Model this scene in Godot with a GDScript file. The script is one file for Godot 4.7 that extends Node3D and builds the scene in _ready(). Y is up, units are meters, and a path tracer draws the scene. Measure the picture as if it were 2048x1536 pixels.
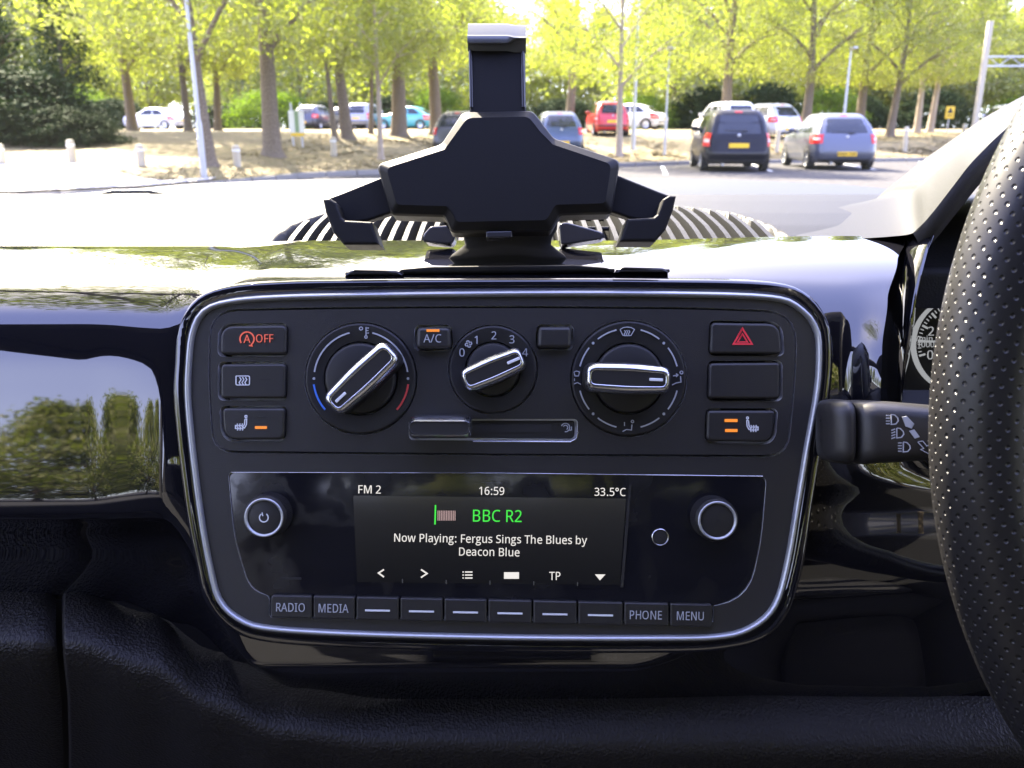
extends Node3D
# A car's cabin seen from between the front seats, with the car park in front of it.
# Metres, y up, the car points to -z. The dashboard face leans back by LEAN; its shapes are measured
# on that leaning face in steps of AWAY / STEP metres (about 0.2 mm), counted from the face's top left corner.

const STEP := 1700.0
const LEAN := 0.29322
const EYE := Vector3(0, 1.15, 0)
const AWAY := 0.36
const EXPO := 9.0

var M := {}
var taken := {}
var face: Transform3D
var rng := RandomNumberGenerator.new()


# ---------------------------------------------------------------- geometry

class Geo:
	var v := PackedVector3Array()
	var n := PackedVector3Array()
	var uv := PackedVector2Array()
	var c := PackedColorArray()
	var ix := PackedInt32Array()
	var xf := Transform3D()

	func patch(rows: Array, closed := false, smooth := true, us := 1.0, vs := 1.0) -> void:
		var nr: int = rows.size()
		var nc0: int = rows[0].size()
		var nc: int = nc0 + (1 if closed else 0)
		var p := PackedVector3Array()
		p.resize(nr * nc)
		for i in nr:
			var row: PackedVector3Array = rows[i]
			for j in nc:
				p[i * nc + j] = xf * row[j % nc0]
		if not smooth:
			for i in nr - 1:
				for j in nc - 1:
					var a := p[i * nc + j]
					var b := p[i * nc + j + 1]
					var d := p[(i + 1) * nc + j]
					var e := p[(i + 1) * nc + j + 1]
					var m := (e - a).cross(b - d)
					flat([a, b, e, d], m.normalized())
			return
		var acc := PackedVector3Array()
		acc.resize(nr * nc)
		var base := v.size()
		for i in nr - 1:
			for j in nc - 1:
				var q0 := i * nc + j
				var q1 := q0 + 1
				var q2 := q0 + nc
				var q3 := q2 + 1
				var m := (p[q3] - p[q0]).cross(p[q1] - p[q2])
				acc[q0] += m
				acc[q1] += m
				acc[q2] += m
				acc[q3] += m
				ix.append_array(PackedInt32Array([base + q0, base + q1, base + q3, base + q0, base + q3, base + q2]))
		for i in nr:
			if closed:
				var s := acc[i * nc] + acc[i * nc + nc - 1]
				acc[i * nc] = s
				acc[i * nc + nc - 1] = s
			for j in nc:
				v.append(p[i * nc + j])
				var nn := acc[i * nc + j]
				n.append(nn.normalized() if nn.length_squared() > 1e-30 else Vector3.UP)
				uv.append(Vector2(us * j / maxf(1.0, nc - 1.0), vs * i / maxf(1.0, nr - 1.0)))

	func flat(pts: Array, m: Vector3) -> void:
		var b := v.size()
		for q in pts.size():
			v.append(pts[q])
			n.append(m)
			uv.append([Vector2(0, 0), Vector2(1, 0), Vector2(1, 1), Vector2(0, 1)][q % 4])
		for q in range(1, pts.size() - 1):
			ix.append_array(PackedInt32Array([b, b + q, b + q + 1]))

	func cap(loop: PackedVector2Array, w: float, up := true) -> void:
		var t := Geometry2D.triangulate_polygon(loop)
		var b := v.size()
		var m := (xf.basis * Vector3(0, 0, 1 if up else -1)).normalized()
		for q in loop:
			v.append(xf * Vector3(q.x, q.y, w))
			n.append(m)
			uv.append(q)
		for k in range(0, t.size(), 3):
			var a := v[b + t[k]]
			var bb := v[b + t[k + 1]]
			var cc := v[b + t[k + 2]]
			if (cc - a).cross(bb - a).dot(m) > 0:
				ix.append_array(PackedInt32Array([b + t[k], b + t[k + 1], b + t[k + 2]]))
			else:
				ix.append_array(PackedInt32Array([b + t[k], b + t[k + 2], b + t[k + 1]]))

	static func inset(loop: PackedVector2Array, by: float) -> PackedVector2Array:
		var area := 0.0
		var k := loop.size()
		for i in k:
			area += loop[i].cross(loop[(i + 1) % k])
		var sgn := 1.0 if area > 0 else -1.0
		var out := PackedVector2Array()
		for i in k:
			var e0 := (loop[i] - loop[(i + k - 1) % k]).normalized()
			var e1 := (loop[(i + 1) % k] - loop[i]).normalized()
			var m := (e0.orthogonal() + e1.orthogonal()).normalized() * -sgn
			var cs := maxf(0.4, m.dot(e0.orthogonal() * -sgn))
			out.append(loop[i] + m * by / cs)
		return out

	static func row3(loop: PackedVector2Array, w: float) -> PackedVector3Array:
		var out := PackedVector3Array()
		for q in loop:
			out.append(Vector3(q.x, q.y, w))
		return out

	# a plate with a rounded front edge
	func prism(loop: PackedVector2Array, w0: float, w1: float, bevel := 0.0, smooth := true, back := false, steps := 3) -> void:
		var rows := [row3(loop, w0)]
		var last := loop
		if bevel > 0:
			for k in steps + 1:
				var a := PI / 2 * k / steps
				last = inset(loop, bevel * (1 - cos(a)))
				rows.append(row3(last, w1 - bevel + bevel * sin(a)))
		else:
			rows.append(row3(loop, w1))
		if smooth:
			patch([rows[0], rows[1]], true)
			if rows.size() > 2:
				patch(rows.slice(1), true)
		else:
			patch(rows, true, false)
		cap(last, w1, true)
		if back:
			cap(loop, w0, false)

	func revolve(profile: Array, seg := 48, sharp := false) -> void:
		var rows := []
		for q: Vector2 in profile:
			var r := PackedVector3Array()
			for k in seg:
				var a := TAU * k / seg
				r.append(Vector3(cos(a) * q.x, sin(a) * q.x, q.y))
			rows.append(r)
		if sharp:
			for k in rows.size() - 1:
				patch([rows[k], rows[k + 1]], true)
		else:
			patch(rows, true)

	func tube(path: Array, radii: Array, sides := 8, ends := true, us := 1.0, vs := 1.0) -> void:
		var rows := []
		var t0: Vector3 = (path[1] - path[0]).normalized()
		var side := t0.cross(Vector3.UP if absf(t0.y) < 0.9 else Vector3.RIGHT).normalized()
		for k in path.size():
			var t: Vector3 = (path[mini(k + 1, path.size() - 1)] - path[maxi(k - 1, 0)]).normalized()
			side = (side - t * side.dot(t)).normalized()
			var other := t.cross(side)
			var r: float = radii[k]
			var row := PackedVector3Array()
			for s in sides:
				var a := TAU * s / sides
				row.append(path[k] + (side * cos(a) + other * sin(a)) * r)
			rows.append(row)
		if ends:
			var z0 := PackedVector3Array()
			var z1 := PackedVector3Array()
			for s in sides:
				z0.append(path[0])
				z1.append(path[path.size() - 1])
			patch([z0, rows[0]], true)
			patch([rows[rows.size() - 1], z1], true)
		patch(rows, true, true, us, vs)

	# a box with rounded edges
	func rbox(at: Vector3, size: Vector3, r: float, fine := true) -> void:
		var h := size / 2
		for ax in 3:
			for s in [-1.0, 1.0]:
				var b1 := (ax + 1) % 3
				var b2 := (ax + 2) % 3
				var rows := []
				var c1 := [-h[b1], -h[b1] + r * 0.35, -h[b1] + r, h[b1] - r, h[b1] - r * 0.35, h[b1]] if fine else [-h[b1], -h[b1] + r, h[b1] - r, h[b1]]
				var c2 := [-h[b2], -h[b2] + r * 0.35, -h[b2] + r, h[b2] - r, h[b2] - r * 0.35, h[b2]] if fine else [-h[b2], -h[b2] + r, h[b2] - r, h[b2]]
				if s > 0:
					c2.reverse()
				var b := v.size()
				for x in c1:
					for y in c2:
						var p := Vector3.ZERO
						p[ax] = h[ax] * s
						p[b1] = x
						p[b2] = y
						var q := Vector3(clampf(p.x, -h.x + r, h.x - r), clampf(p.y, -h.y + r, h.y - r), clampf(p.z, -h.z + r, h.z - r))
						var m := (p - q).normalized()
						v.append(xf * (at + q + m * r))
						n.append((xf.basis * m).normalized())
						uv.append(Vector2(x, y))
				var k := c1.size()
				for i in k - 1:
					for j in k - 1:
						var q0 := b + i * k + j
						var tr := [q0, q0 + 1, q0 + k + 1, q0, q0 + k + 1, q0 + k]
						if (v[tr[2]] - v[tr[0]]).cross(v[tr[1]] - v[tr[0]]).dot(n[tr[0]] + n[tr[1]] + n[tr[2]]) < 0:
							tr = [q0, q0 + k + 1, q0 + 1, q0, q0 + k, q0 + k + 1]
						ix.append_array(PackedInt32Array(tr))

	# a painted line of some width, lying flat at height w
	func line(pts: Array, width: float, w: float, closed := false, lift := 0.00012) -> void:
		var k := pts.size()
		var a := PackedVector3Array()
		var b := PackedVector3Array()
		var a0 := PackedVector3Array()
		var b0 := PackedVector3Array()
		for i in k + (1 if closed else 0):
			var p: Vector2 = pts[i % k]
			var prev: Vector2 = pts[(i + k - 1) % k] if closed or i > 0 else p
			var next: Vector2 = pts[(i + 1) % k] if closed or i < k - 1 else p
			var d0 := (p - prev).normalized()
			var d1 := (next - p).normalized()
			var m := (d0.orthogonal() + d1.orthogonal()).normalized()
			var cs := 1.0
			if d0 != Vector2.ZERO and d1 != Vector2.ZERO:
				cs = maxf(0.5, m.dot(d0.orthogonal()))
			m *= width / 2 / cs
			a.append(Vector3(p.x + m.x, p.y + m.y, w + lift))
			b.append(Vector3(p.x - m.x, p.y - m.y, w + lift))
			a0.append(Vector3(p.x + m.x, p.y + m.y, w - lift))
			b0.append(Vector3(p.x - m.x, p.y - m.y, w - lift))
		patch([a0, a, b, b0], false, false)

	func mesh(colored := false) -> ArrayMesh:
		var arrays := []
		arrays.resize(Mesh.ARRAY_MAX)
		arrays[Mesh.ARRAY_VERTEX] = v
		arrays[Mesh.ARRAY_NORMAL] = n
		arrays[Mesh.ARRAY_TEX_UV] = uv
		if colored:
			arrays[Mesh.ARRAY_COLOR] = c
		arrays[Mesh.ARRAY_INDEX] = ix
		var m := ArrayMesh.new()
		m.add_surface_from_arrays(Mesh.PRIMITIVE_TRIANGLES, arrays)
		return m


# ---------------------------------------------------------------- naming

func numbered(called: String) -> String:
	if not taken.has(called):
		taken[called] = 0
		return called
	taken[called] += 1
	return "%s_%03d" % [called, taken[called]]


func thing(called: String, label: String, category: String, at := Transform3D(), group := "") -> Node3D:
	var o := Node3D.new()
	o.name = numbered(called)
	o.transform = at
	add_child(o)
	o.set_meta("label", label)
	o.set_meta("category", category)
	if group:
		o.set_meta("group", group)
	return o


func part(called: String, m: Mesh, material: Material, parent: Node, label := "") -> MeshInstance3D:
	var o := MeshInstance3D.new()
	o.name = called
	o.mesh = m
	o.material_override = material
	parent.add_child(o, true)
	if label:
		o.set_meta("label", label)
	return o


func structure(called: String, m: Mesh, material: Material) -> MeshInstance3D:
	var o := part(called, m, material, self)
	o.set_meta("kind", "structure")
	return o


# a point of the cabin: steps across and down on the face as seen square to it, and its distance along the face's normal from EYE
func spot(across: float, down: float, away: float) -> Vector3:
	return EYE + Basis(Vector3.RIGHT, -LEAN) * (Vector3(across - 1024, 768 - down, -STEP) * away / STEP)


# ---------------------------------------------------------------- outlines on the face (in steps)

func on_face(a: Array, w := 0.0) -> PackedVector2Array:
	var out := PackedVector2Array()
	for p: Vector2 in a:
		out.append(Vector2(p.x - 1024, 768 - p.y) * (AWAY - w) / STEP)
	return out


func pt(x: float, y: float, w := 0.0) -> Vector2:
	return Vector2(x - 1024, 768 - y) * (AWAY - w) / STEP


func len_of(steps: float, w := 0.0) -> float:
	return steps * (AWAY - w) / STEP


func pairs(a: Array) -> Array:
	var out := []
	for k in range(0, a.size(), 2):
		out.append(Vector2(a[k], a[k + 1]))
	return out


func spline(a: Array, closed := true, per := 6) -> Array:
	var out := []
	var k := a.size()
	for i in k if closed else k - 1:
		var p0 = a[(i + k - 1) % k] if closed or i > 0 else a[0]
		var p1 = a[i]
		var p2 = a[(i + 1) % k]
		var p3 = a[(i + 2) % k] if closed or i < k - 2 else a[k - 1]
		for s in per:
			var t := float(s) / per
			out.append(0.5 * ((2 * p1) + (p2 - p0) * t + (2 * p0 - 5 * p1 + 4 * p2 - p3) * t * t + (3 * p1 - p0 - 3 * p2 + p3) * t * t * t))
	if not closed:
		out.append(a[k - 1])
	return out


func resample(a: Array, count: int) -> Array:
	var total := 0.0
	var k := a.size()
	for i in k:
		total += a[i].distance_to(a[(i + 1) % k])
	var out := []
	var i := 0
	var done := 0.0
	for s in count:
		var want := total * s / count
		while done + a[i % k].distance_to(a[(i + 1) % k]) < want:
			done += a[i % k].distance_to(a[(i + 1) % k])
			i += 1
		var seg: float = a[i % k].distance_to(a[(i + 1) % k])
		out.append(a[i % k].lerp(a[(i + 1) % k], (want - done) / maxf(seg, 1e-9)))
	return out


# corners with radii: [x, y, r, x, y, r, ...]
func rounded(a: Array, seg := 5) -> Array:
	var out := []
	var k := a.size() / 3
	for i in k:
		var p := Vector2(a[i * 3], a[i * 3 + 1])
		var r: float = a[i * 3 + 2]
		var q := (i + k - 1) % k
		var s := (i + 1) % k
		var d0 := (Vector2(a[q * 3], a[q * 3 + 1]) - p).normalized()
		var d1 := (Vector2(a[s * 3], a[s * 3 + 1]) - p).normalized()
		for t in seg + 1:
			var u := float(t) / seg
			var e0 := p + d0 * r
			var e1 := p + d1 * r
			out.append(e0.lerp(p, u).lerp(p.lerp(e1, u), u))
	return out


func rrect(x0: float, y0: float, x1: float, y1: float, r: float) -> Array:
	return rounded([x0, y0, r, x1, y0, r, x1, y1, r, x0, y1, r])


func arc(cx: float, cy: float, r: float, a0: float, a1: float, count := 20) -> Array:
	var out := []
	for k in count + 1:
		var a := deg_to_rad(lerpf(a0, a1, float(k) / count))
		out.append(Vector2(cx + cos(a) * r, cy - sin(a) * r))
	return out


func text(says: String, cap_steps: float, x: float, y: float, w: float, material: Material, parent: Node, called := "lettering", turn := 0.0, squeeze := 1.0) -> MeshInstance3D:
	var t := TextMesh.new()
	var f := SystemFont.new()
	f.font_names = PackedStringArray(["Droid Sans"])
	t.font = f
	t.text = says
	t.font_size = 48
	t.pixel_size = len_of(cap_steps, w) / (0.714 * 48)
	t.depth = 0.0002
	t.curve_step = 1.0
	var o := part(called, t, material, parent)
	var p := pt(x, y, w)
	o.transform = Transform3D(Basis(Vector3.BACK, deg_to_rad(turn)) * Basis.from_scale(Vector3(squeeze, 1, 1)), Vector3(p.x, p.y, w + 0.0001))
	return o


# ---------------------------------------------------------------- materials

func mat(key: String, color: Color, rough := 0.5, metal := 0.0, spec := 0.5) -> StandardMaterial3D:
	var m := StandardMaterial3D.new()
	m.albedo_color = color.linear_to_srgb()
	m.roughness = rough
	m.metallic = metal
	m.metallic_specular = spec
	m.resource_name = key
	M[key] = m
	return m


func glow(key: String, color: Color, level: float) -> StandardMaterial3D:
	var m := mat(key, Color(0.02, 0.02, 0.02), 0.4)
	m.emission_enabled = true
	m.emission = color.linear_to_srgb()
	m.emission_energy_multiplier = level / EXPO
	return m


func noise_tex(kind: int, freq: float, size := 512, octaves := 3, sd := 1, ramp := []) -> Texture2D:
	var f := FastNoiseLite.new()
	f.noise_type = kind
	f.seed = sd
	f.frequency = freq
	f.fractal_octaves = octaves
	f.cellular_return_type = FastNoiseLite.RETURN_DISTANCE
	var im := f.get_seamless_image(size, size)
	if ramp.size():
		var g := Gradient.new()
		g.offsets = PackedFloat32Array(ramp[0])
		g.colors = PackedColorArray(ramp[1])
		var o := Image.create(size, size, true, Image.FORMAT_RGB8)
		for y in size:
			for x in size:
				o.set_pixel(x, y, g.sample(im.get_pixel(x, y).r).linear_to_srgb())
		im = o
	im.generate_mipmaps()
	return ImageTexture.create_from_image(im)


func relief(m: StandardMaterial3D, tex: Texture2D, cm: float, per_metre: float) -> void:
	m.heightmap_enabled = true
	m.heightmap_texture = tex
	m.heightmap_scale = cm
	m.uv1_triplanar = true
	m.uv1_scale = Vector3.ONE * per_metre


func make_materials() -> void:
	var grain := noise_tex(FastNoiseLite.TYPE_CELLULAR, 0.06, 512, 2, 3)
	var fine := noise_tex(FastNoiseLite.TYPE_SIMPLEX, 0.12, 256, 2, 5)
	mat("gloss", Color(0.006, 0.006, 0.008), 0.025, 0.0, 0.72)
	mat("radio_gloss", Color(0.007, 0.007, 0.009), 1.0)
	M.radio_gloss.roughness_texture = noise_tex(FastNoiseLite.TYPE_SIMPLEX, 0.008, 256, 5, 31, [[0.0, 0.45, 0.7, 1.0], [Color(0.05, 0.05, 0.05).srgb_to_linear(), Color(0.08, 0.08, 0.08).srgb_to_linear(), Color(0.28, 0.28, 0.28).srgb_to_linear(), Color(0.42, 0.42, 0.42).srgb_to_linear()]])
	M.radio_gloss.uv1_triplanar = true
	M.radio_gloss.uv1_scale = Vector3.ONE * 9.0
	mat("satin", Color(0.0185, 0.0178, 0.0175), 0.44, 0.0, 0.45)
	relief(M.satin, fine, 0.004, 60)
	mat("button", Color(0.016, 0.0154, 0.0152), 0.42, 0.0, 0.45)
	relief(M.button, fine, 0.003, 60)
	mat("dial", Color(0.013, 0.0126, 0.0125), 0.48, 0.0, 0.42)
	mat("dark", Color(0.006, 0.006, 0.007), 0.6)
	mat("silver", Color(0.40, 0.415, 0.44), 0.42, 0.75)
	mat("chrome", Color(0.55, 0.56, 0.58), 0.2, 1.0)
	mat("dark_chrome", Color(0.55, 0.56, 0.58), 0.24, 1.0)
	mat("print", Color(0.6, 0.62, 0.64), 0.6)
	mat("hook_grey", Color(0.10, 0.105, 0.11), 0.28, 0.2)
	mat("print_dim", Color(0.32, 0.335, 0.36), 0.6)
	mat("print_blue", Color(0.04, 0.16, 0.6), 0.6)
	mat("print_red", Color(0.5, 0.05, 0.045), 0.6)
	mat("print_hazard", Color(0.7, 0.035, 0.05), 0.5)
	mat("pad", Color(0.0175, 0.018, 0.018), 0.52, 0.0, 0.25)
	relief(M.pad, grain, 0.012, 22)
	mat("pad_dark", Color(0.022, 0.022, 0.025), 0.6)
	relief(M.pad_dark, grain, 0.012, 22)
	mat("lower", Color(0.0095, 0.0085, 0.008), 0.52, 0.0, 0.36)
	relief(M.lower, grain, 0.07, 22)
	mat("holder", Color(0.0062, 0.006, 0.0058), 0.55, 0.0, 0.32)
	relief(M.holder, fine, 0.004, 80)
	mat("holder_gloss", Color(0.03, 0.03, 0.033), 0.2)
	mat("rubber", Color(0.007, 0.007, 0.007), 0.85, 0.0, 0.3)
	glow("dial_added_glow", Color(0.8, 0.82, 0.85), 0.45)  # added glow, keeps dial ring, marks and needle white in the shade
	mat("cloth", Color(0.03, 0.03, 0.033), 0.9)
	mat("liner", Color(0.03, 0.03, 0.032), 0.9)
	glow("led_amber", Color(1.0, 0.3, 0.02), 1.0)
	glow("led_red", Color(1.0, 0.16, 0.1), 0.75)
	glow("screen_white", Color(1.0, 0.95, 0.9), 0.9)
	glow("screen_pink", Color(0.75, 0.5, 0.48), 0.6)
	glow("screen_green", Color(0.06, 0.95, 0.06), 0.9)
	glow("screen_dim", Color(0.3, 0.32, 0.34), 0.12)
	var im := Image.create(8, 64, false, Image.FORMAT_RGB8)
	for y in 64:
		var g := lerpf(0.022, 0.004, pow(y / 63.0, 0.6))
		for x in 8:
			im.set_pixel(x, y, Color(g, g, g * 1.1).linear_to_srgb())
	var scr := mat("screen_back", Color(0.006, 0.006, 0.006), 0.1)
	scr.emission_enabled = true
	scr.emission = Color.BLACK
	scr.emission_texture = ImageTexture.create_from_image(im)
	scr.emission_energy_multiplier = 1.0 / EXPO
	# perforated leather: rows of small holes, offset row by row
	var lt := Image.create(128, 128, false, Image.FORMAT_L8)
	for y in 128:
		for x in 128:
			var d := 1e9
			for c: Vector2 in [Vector2(32, 32), Vector2(96, 96), Vector2(-32, 96), Vector2(32, 160), Vector2(96, -32), Vector2(160, 32)]:
				d = minf(d, c.distance_to(Vector2(x, y)))
			var hgt := smoothstep(7.0, 20.0, d)
			lt.set_pixel(x, y, Color(hgt, hgt, hgt))
	var lm := mat("leather", Color(0.013, 0.0125, 0.0125), 0.36, 0.0, 0.44)
	lm.heightmap_enabled = true
	lm.heightmap_texture = ImageTexture.create_from_image(lt)
	lm.heightmap_scale = 0.05
	lm.uv1_scale = Vector3(1, 1, 1)
	# outside
	var pane := mat("glass", Color(0.96, 0.99, 0.97, 0.06), 0.0)
	pane.albedo_color = Color(0.96, 0.99, 0.97, 0.05)
	pane.metallic_specular = 0.14
	pane.transparency = BaseMaterial3D.TRANSPARENCY_ALPHA
	var asphalt := mat("asphalt", Color(0.13, 0.125, 0.125), 0.95, 0.0, 0.2)
	asphalt.albedo_color = Color.WHITE
	asphalt.albedo_texture = noise_tex(FastNoiseLite.TYPE_SIMPLEX, 0.02, 512, 5, 8, [[0.0, 0.35, 0.6, 1.0], [Color(0.04, 0.039, 0.039), Color(0.056, 0.055, 0.055), Color(0.068, 0.066, 0.065), Color(0.095, 0.092, 0.089)]])
	asphalt.uv1_triplanar = true
	asphalt.uv1_world_triplanar = true
	asphalt.uv1_scale = Vector3.ONE * 0.35
	var grass := mat("dry_grass", Color.WHITE, 0.95)
	grass.albedo_color = Color.WHITE
	grass.albedo_texture = noise_tex(FastNoiseLite.TYPE_SIMPLEX, 0.03, 512, 5, 12, [[0.0, 0.35, 0.55, 0.75, 1.0], [Color(0.08, 0.07, 0.025), Color(0.16, 0.12, 0.05), Color(0.21, 0.16, 0.07), Color(0.12, 0.11, 0.035), Color(0.27, 0.22, 0.11)]])
	grass.uv1_triplanar = true
	grass.uv1_world_triplanar = true
	grass.uv1_scale = Vector3.ONE * 0.16
	mat("grass_blade", Color(0.27, 0.22, 0.1), 0.9, 0.0, 0.2)
	mat("concrete", Color(0.34, 0.33, 0.31), 0.9)
	relief(M.concrete, fine, 0.1, 3)
	mat("kerb", Color(0.2, 0.19, 0.17), 0.9)
	mat("post_wood", Color(0.42, 0.38, 0.28), 0.9)
	relief(M.post_wood, fine, 0.1, 8)
	mat("galvanised", Color(0.42, 0.43, 0.44), 0.45, 0.6)
	mat("sign_yellow", Color(0.75, 0.5, 0.03), 0.5)
	mat("sign_white", Color(0.7, 0.72, 0.66), 0.5)
	mat("sign_green", Color(0.2, 0.3, 0.16), 0.6)
	mat("black_paint", Color(0.01, 0.01, 0.01), 0.4)
	var bk := mat("bark", Color.WHITE, 0.9)
	bk.albedo_color = Color.WHITE
	bk.albedo_texture = noise_tex(FastNoiseLite.TYPE_SIMPLEX, 0.04, 256, 4, 21, [[0.0, 0.4, 0.7, 1.0], [Color(0.06, 0.045, 0.03), Color(0.13, 0.1, 0.07), Color(0.18, 0.145, 0.1), Color(0.26, 0.22, 0.16)]])
	relief(bk, noise_tex(FastNoiseLite.TYPE_SIMPLEX, 0.06, 256, 3, 22), 1.5, 1.6)
	var bp := mat("bark_pale", Color.WHITE, 0.9)
	bp.albedo_color = Color.WHITE
	bp.albedo_texture = noise_tex(FastNoiseLite.TYPE_SIMPLEX, 0.04, 256, 4, 23, [[0.0, 0.5, 1.0], [Color(0.18, 0.14, 0.1), Color(0.34, 0.28, 0.21), Color(0.45, 0.39, 0.31)]])
	relief(bp, noise_tex(FastNoiseLite.TYPE_SIMPLEX, 0.06, 256, 3, 24), 1.0, 1.6)
	for spec in [["leaf", Color(0.9, 1.0, 0.4)], ["leaf_dark", Color(0.3, 0.4, 0.15)]]:
		var lf := mat(spec[0], Color.WHITE, 0.8, 0.0, 0.15)
		lf.albedo_color = Color.WHITE
		lf.vertex_color_use_as_albedo = true
		lf.backlight_enabled = true
		lf.backlight = spec[1]
		lf.cull_mode = BaseMaterial3D.CULL_DISABLED
	mat("tyre", Color(0.02, 0.02, 0.02), 0.85)
	mat("alloy", Color(0.45, 0.46, 0.48), 0.35, 0.8)
	mat("car_glass", Color(0.012, 0.016, 0.022), 0.04, 0.0, 0.5)
	mat("lamp_red", Color(0.55, 0.02, 0.015), 0.15)
	mat("lamp_clear", Color(0.6, 0.45, 0.4), 0.15)
	mat("plate_yellow", Color(0.8, 0.5, 0.02), 0.5)
	mat("trim_black", Color(0.015, 0.015, 0.016), 0.5)
	mat("bonnet_paint", Color(0.05, 0.056, 0.068), 0.6, 0.0, 0.15)


func paint(color: Color, metal := 0.0) -> StandardMaterial3D:
	var dark := color.get_luminance() < 0.02
	var m := mat("paint", color, 0.35, metal, 0.25 if dark else 0.5)
	m.clearcoat_enabled = true
	m.clearcoat = 0.2 if dark else 0.6
	m.clearcoat_roughness = 0.04
	return m


# ---------------------------------------------------------------- dashboard

func interp(keys: Array, x: float) -> float:   # [x0, y0, x1, y1, ...] linear, eased
	if x <= keys[0]:
		return keys[1]
	for k in range(0, keys.size() - 2, 2):
		if x < keys[k + 2]:
			return lerpf(keys[k + 1], keys[k + 3], smoothstep(0.0, 1.0, (x - keys[k]) / (keys[k + 2] - keys[k])))
	return keys[keys.size() - 1]


func lower_edge(across: float) -> float:
	return interp([-500, 1180, 0, 1190, 150, 1194, 300, 1240, 430, 1316, 560, 1368, 760, 1390, 1200, 1398, 1500, 1400, 1700, 1404, 2300, 1410], across)


# the height of the upper pad over the middle of the dashboard, by distance ahead
func pad_y(ahead: float) -> float:
	var keys := [[0.43, 1.078], [0.445, 1.082], [0.46, 1.0875], [0.475, 1.0915], [0.50, 1.0955], [0.54, 1.0988], [0.62, 1.0995], [0.70, 1.0972], [0.78, 1.0925], [0.83, 1.086], [0.87, 1.072]]
	for k in keys.size() - 1:
		if ahead <= keys[k + 1][0] or k == keys.size() - 2:
			return lerpf(keys[k][1], keys[k + 1][1], clampf((ahead - keys[k][0]) / (keys[k + 1][0] - keys[k][0]), 0.0, 1.0))
	return 1.07


func gloss_column(across: float) -> Array:
	var left := [487, 0.46, 500, 0.435, 520, 0.412, 545, 0.392, 570, 0.380, 600, 0.372, 640, 0.366, 700, 0.3638, 770, 0.3636, 860, 0.3637, 950, 0.364, 1010, 0.3647, 1034, 0.3665, 1050, 0.3735, 1100, 0.392, 1200, 0.412]
	var mid := [481, 0.455, 491, 0.433, 504, 0.412, 518, 0.396, 531, 0.385, 543, 0.377, 556, 0.371, 580, 0.3675, 640, 0.3665, 760, 0.3665, 900, 0.3665, 1100, 0.3665, 1310, 0.368, 1335, 0.372, 1360, 0.38, 1390, 0.40]
	var right := [472, 0.45, 486, 0.43, 505, 0.411, 527, 0.394, 552, 0.382, 580, 0.3735, 625, 0.367, 690, 0.3645, 770, 0.364, 860, 0.365, 950, 0.367, 1010, 0.37, 1100, 0.372, 1180, 0.377, 1240, 0.385, 1300, 0.40]
	var a := smoothstep(330.0, 520.0, across)
	var b := smoothstep(1250.0, 1680.0, across)
	var bow := -0.002 * smoothstep(190.0, 350.0, across) * (1 - smoothstep(350.0, 420.0, across))
	bow += -0.022 * smoothstep(1680.0, 1775.0, across)
	var keys := []
	for k in 16:
		var d: float = lerpf(lerpf(left[k * 2], mid[k * 2], a), right[k * 2], b)
		var w: float = lerpf(lerpf(left[k * 2 + 1], mid[k * 2 + 1], a), right[k * 2 + 1], b)
		if k == 15:
			d = lower_edge(across) + 8
		elif k > 11 and a > 0 and b < 1:
			d = minf(d, lower_edge(across) - (15 - k) * 12)
		w += clampf(d - 570.0, 0.0, 400.0) * 0.000045 * smoothstep(1660.0, 1772.0, across)
		w += bow * smoothstep(5.0, 8.0, k) * (1 - smoothstep(10.0, 13.0, k))
		keys.append(Vector2(d, w))
	return spline(keys, false, 5)


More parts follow.
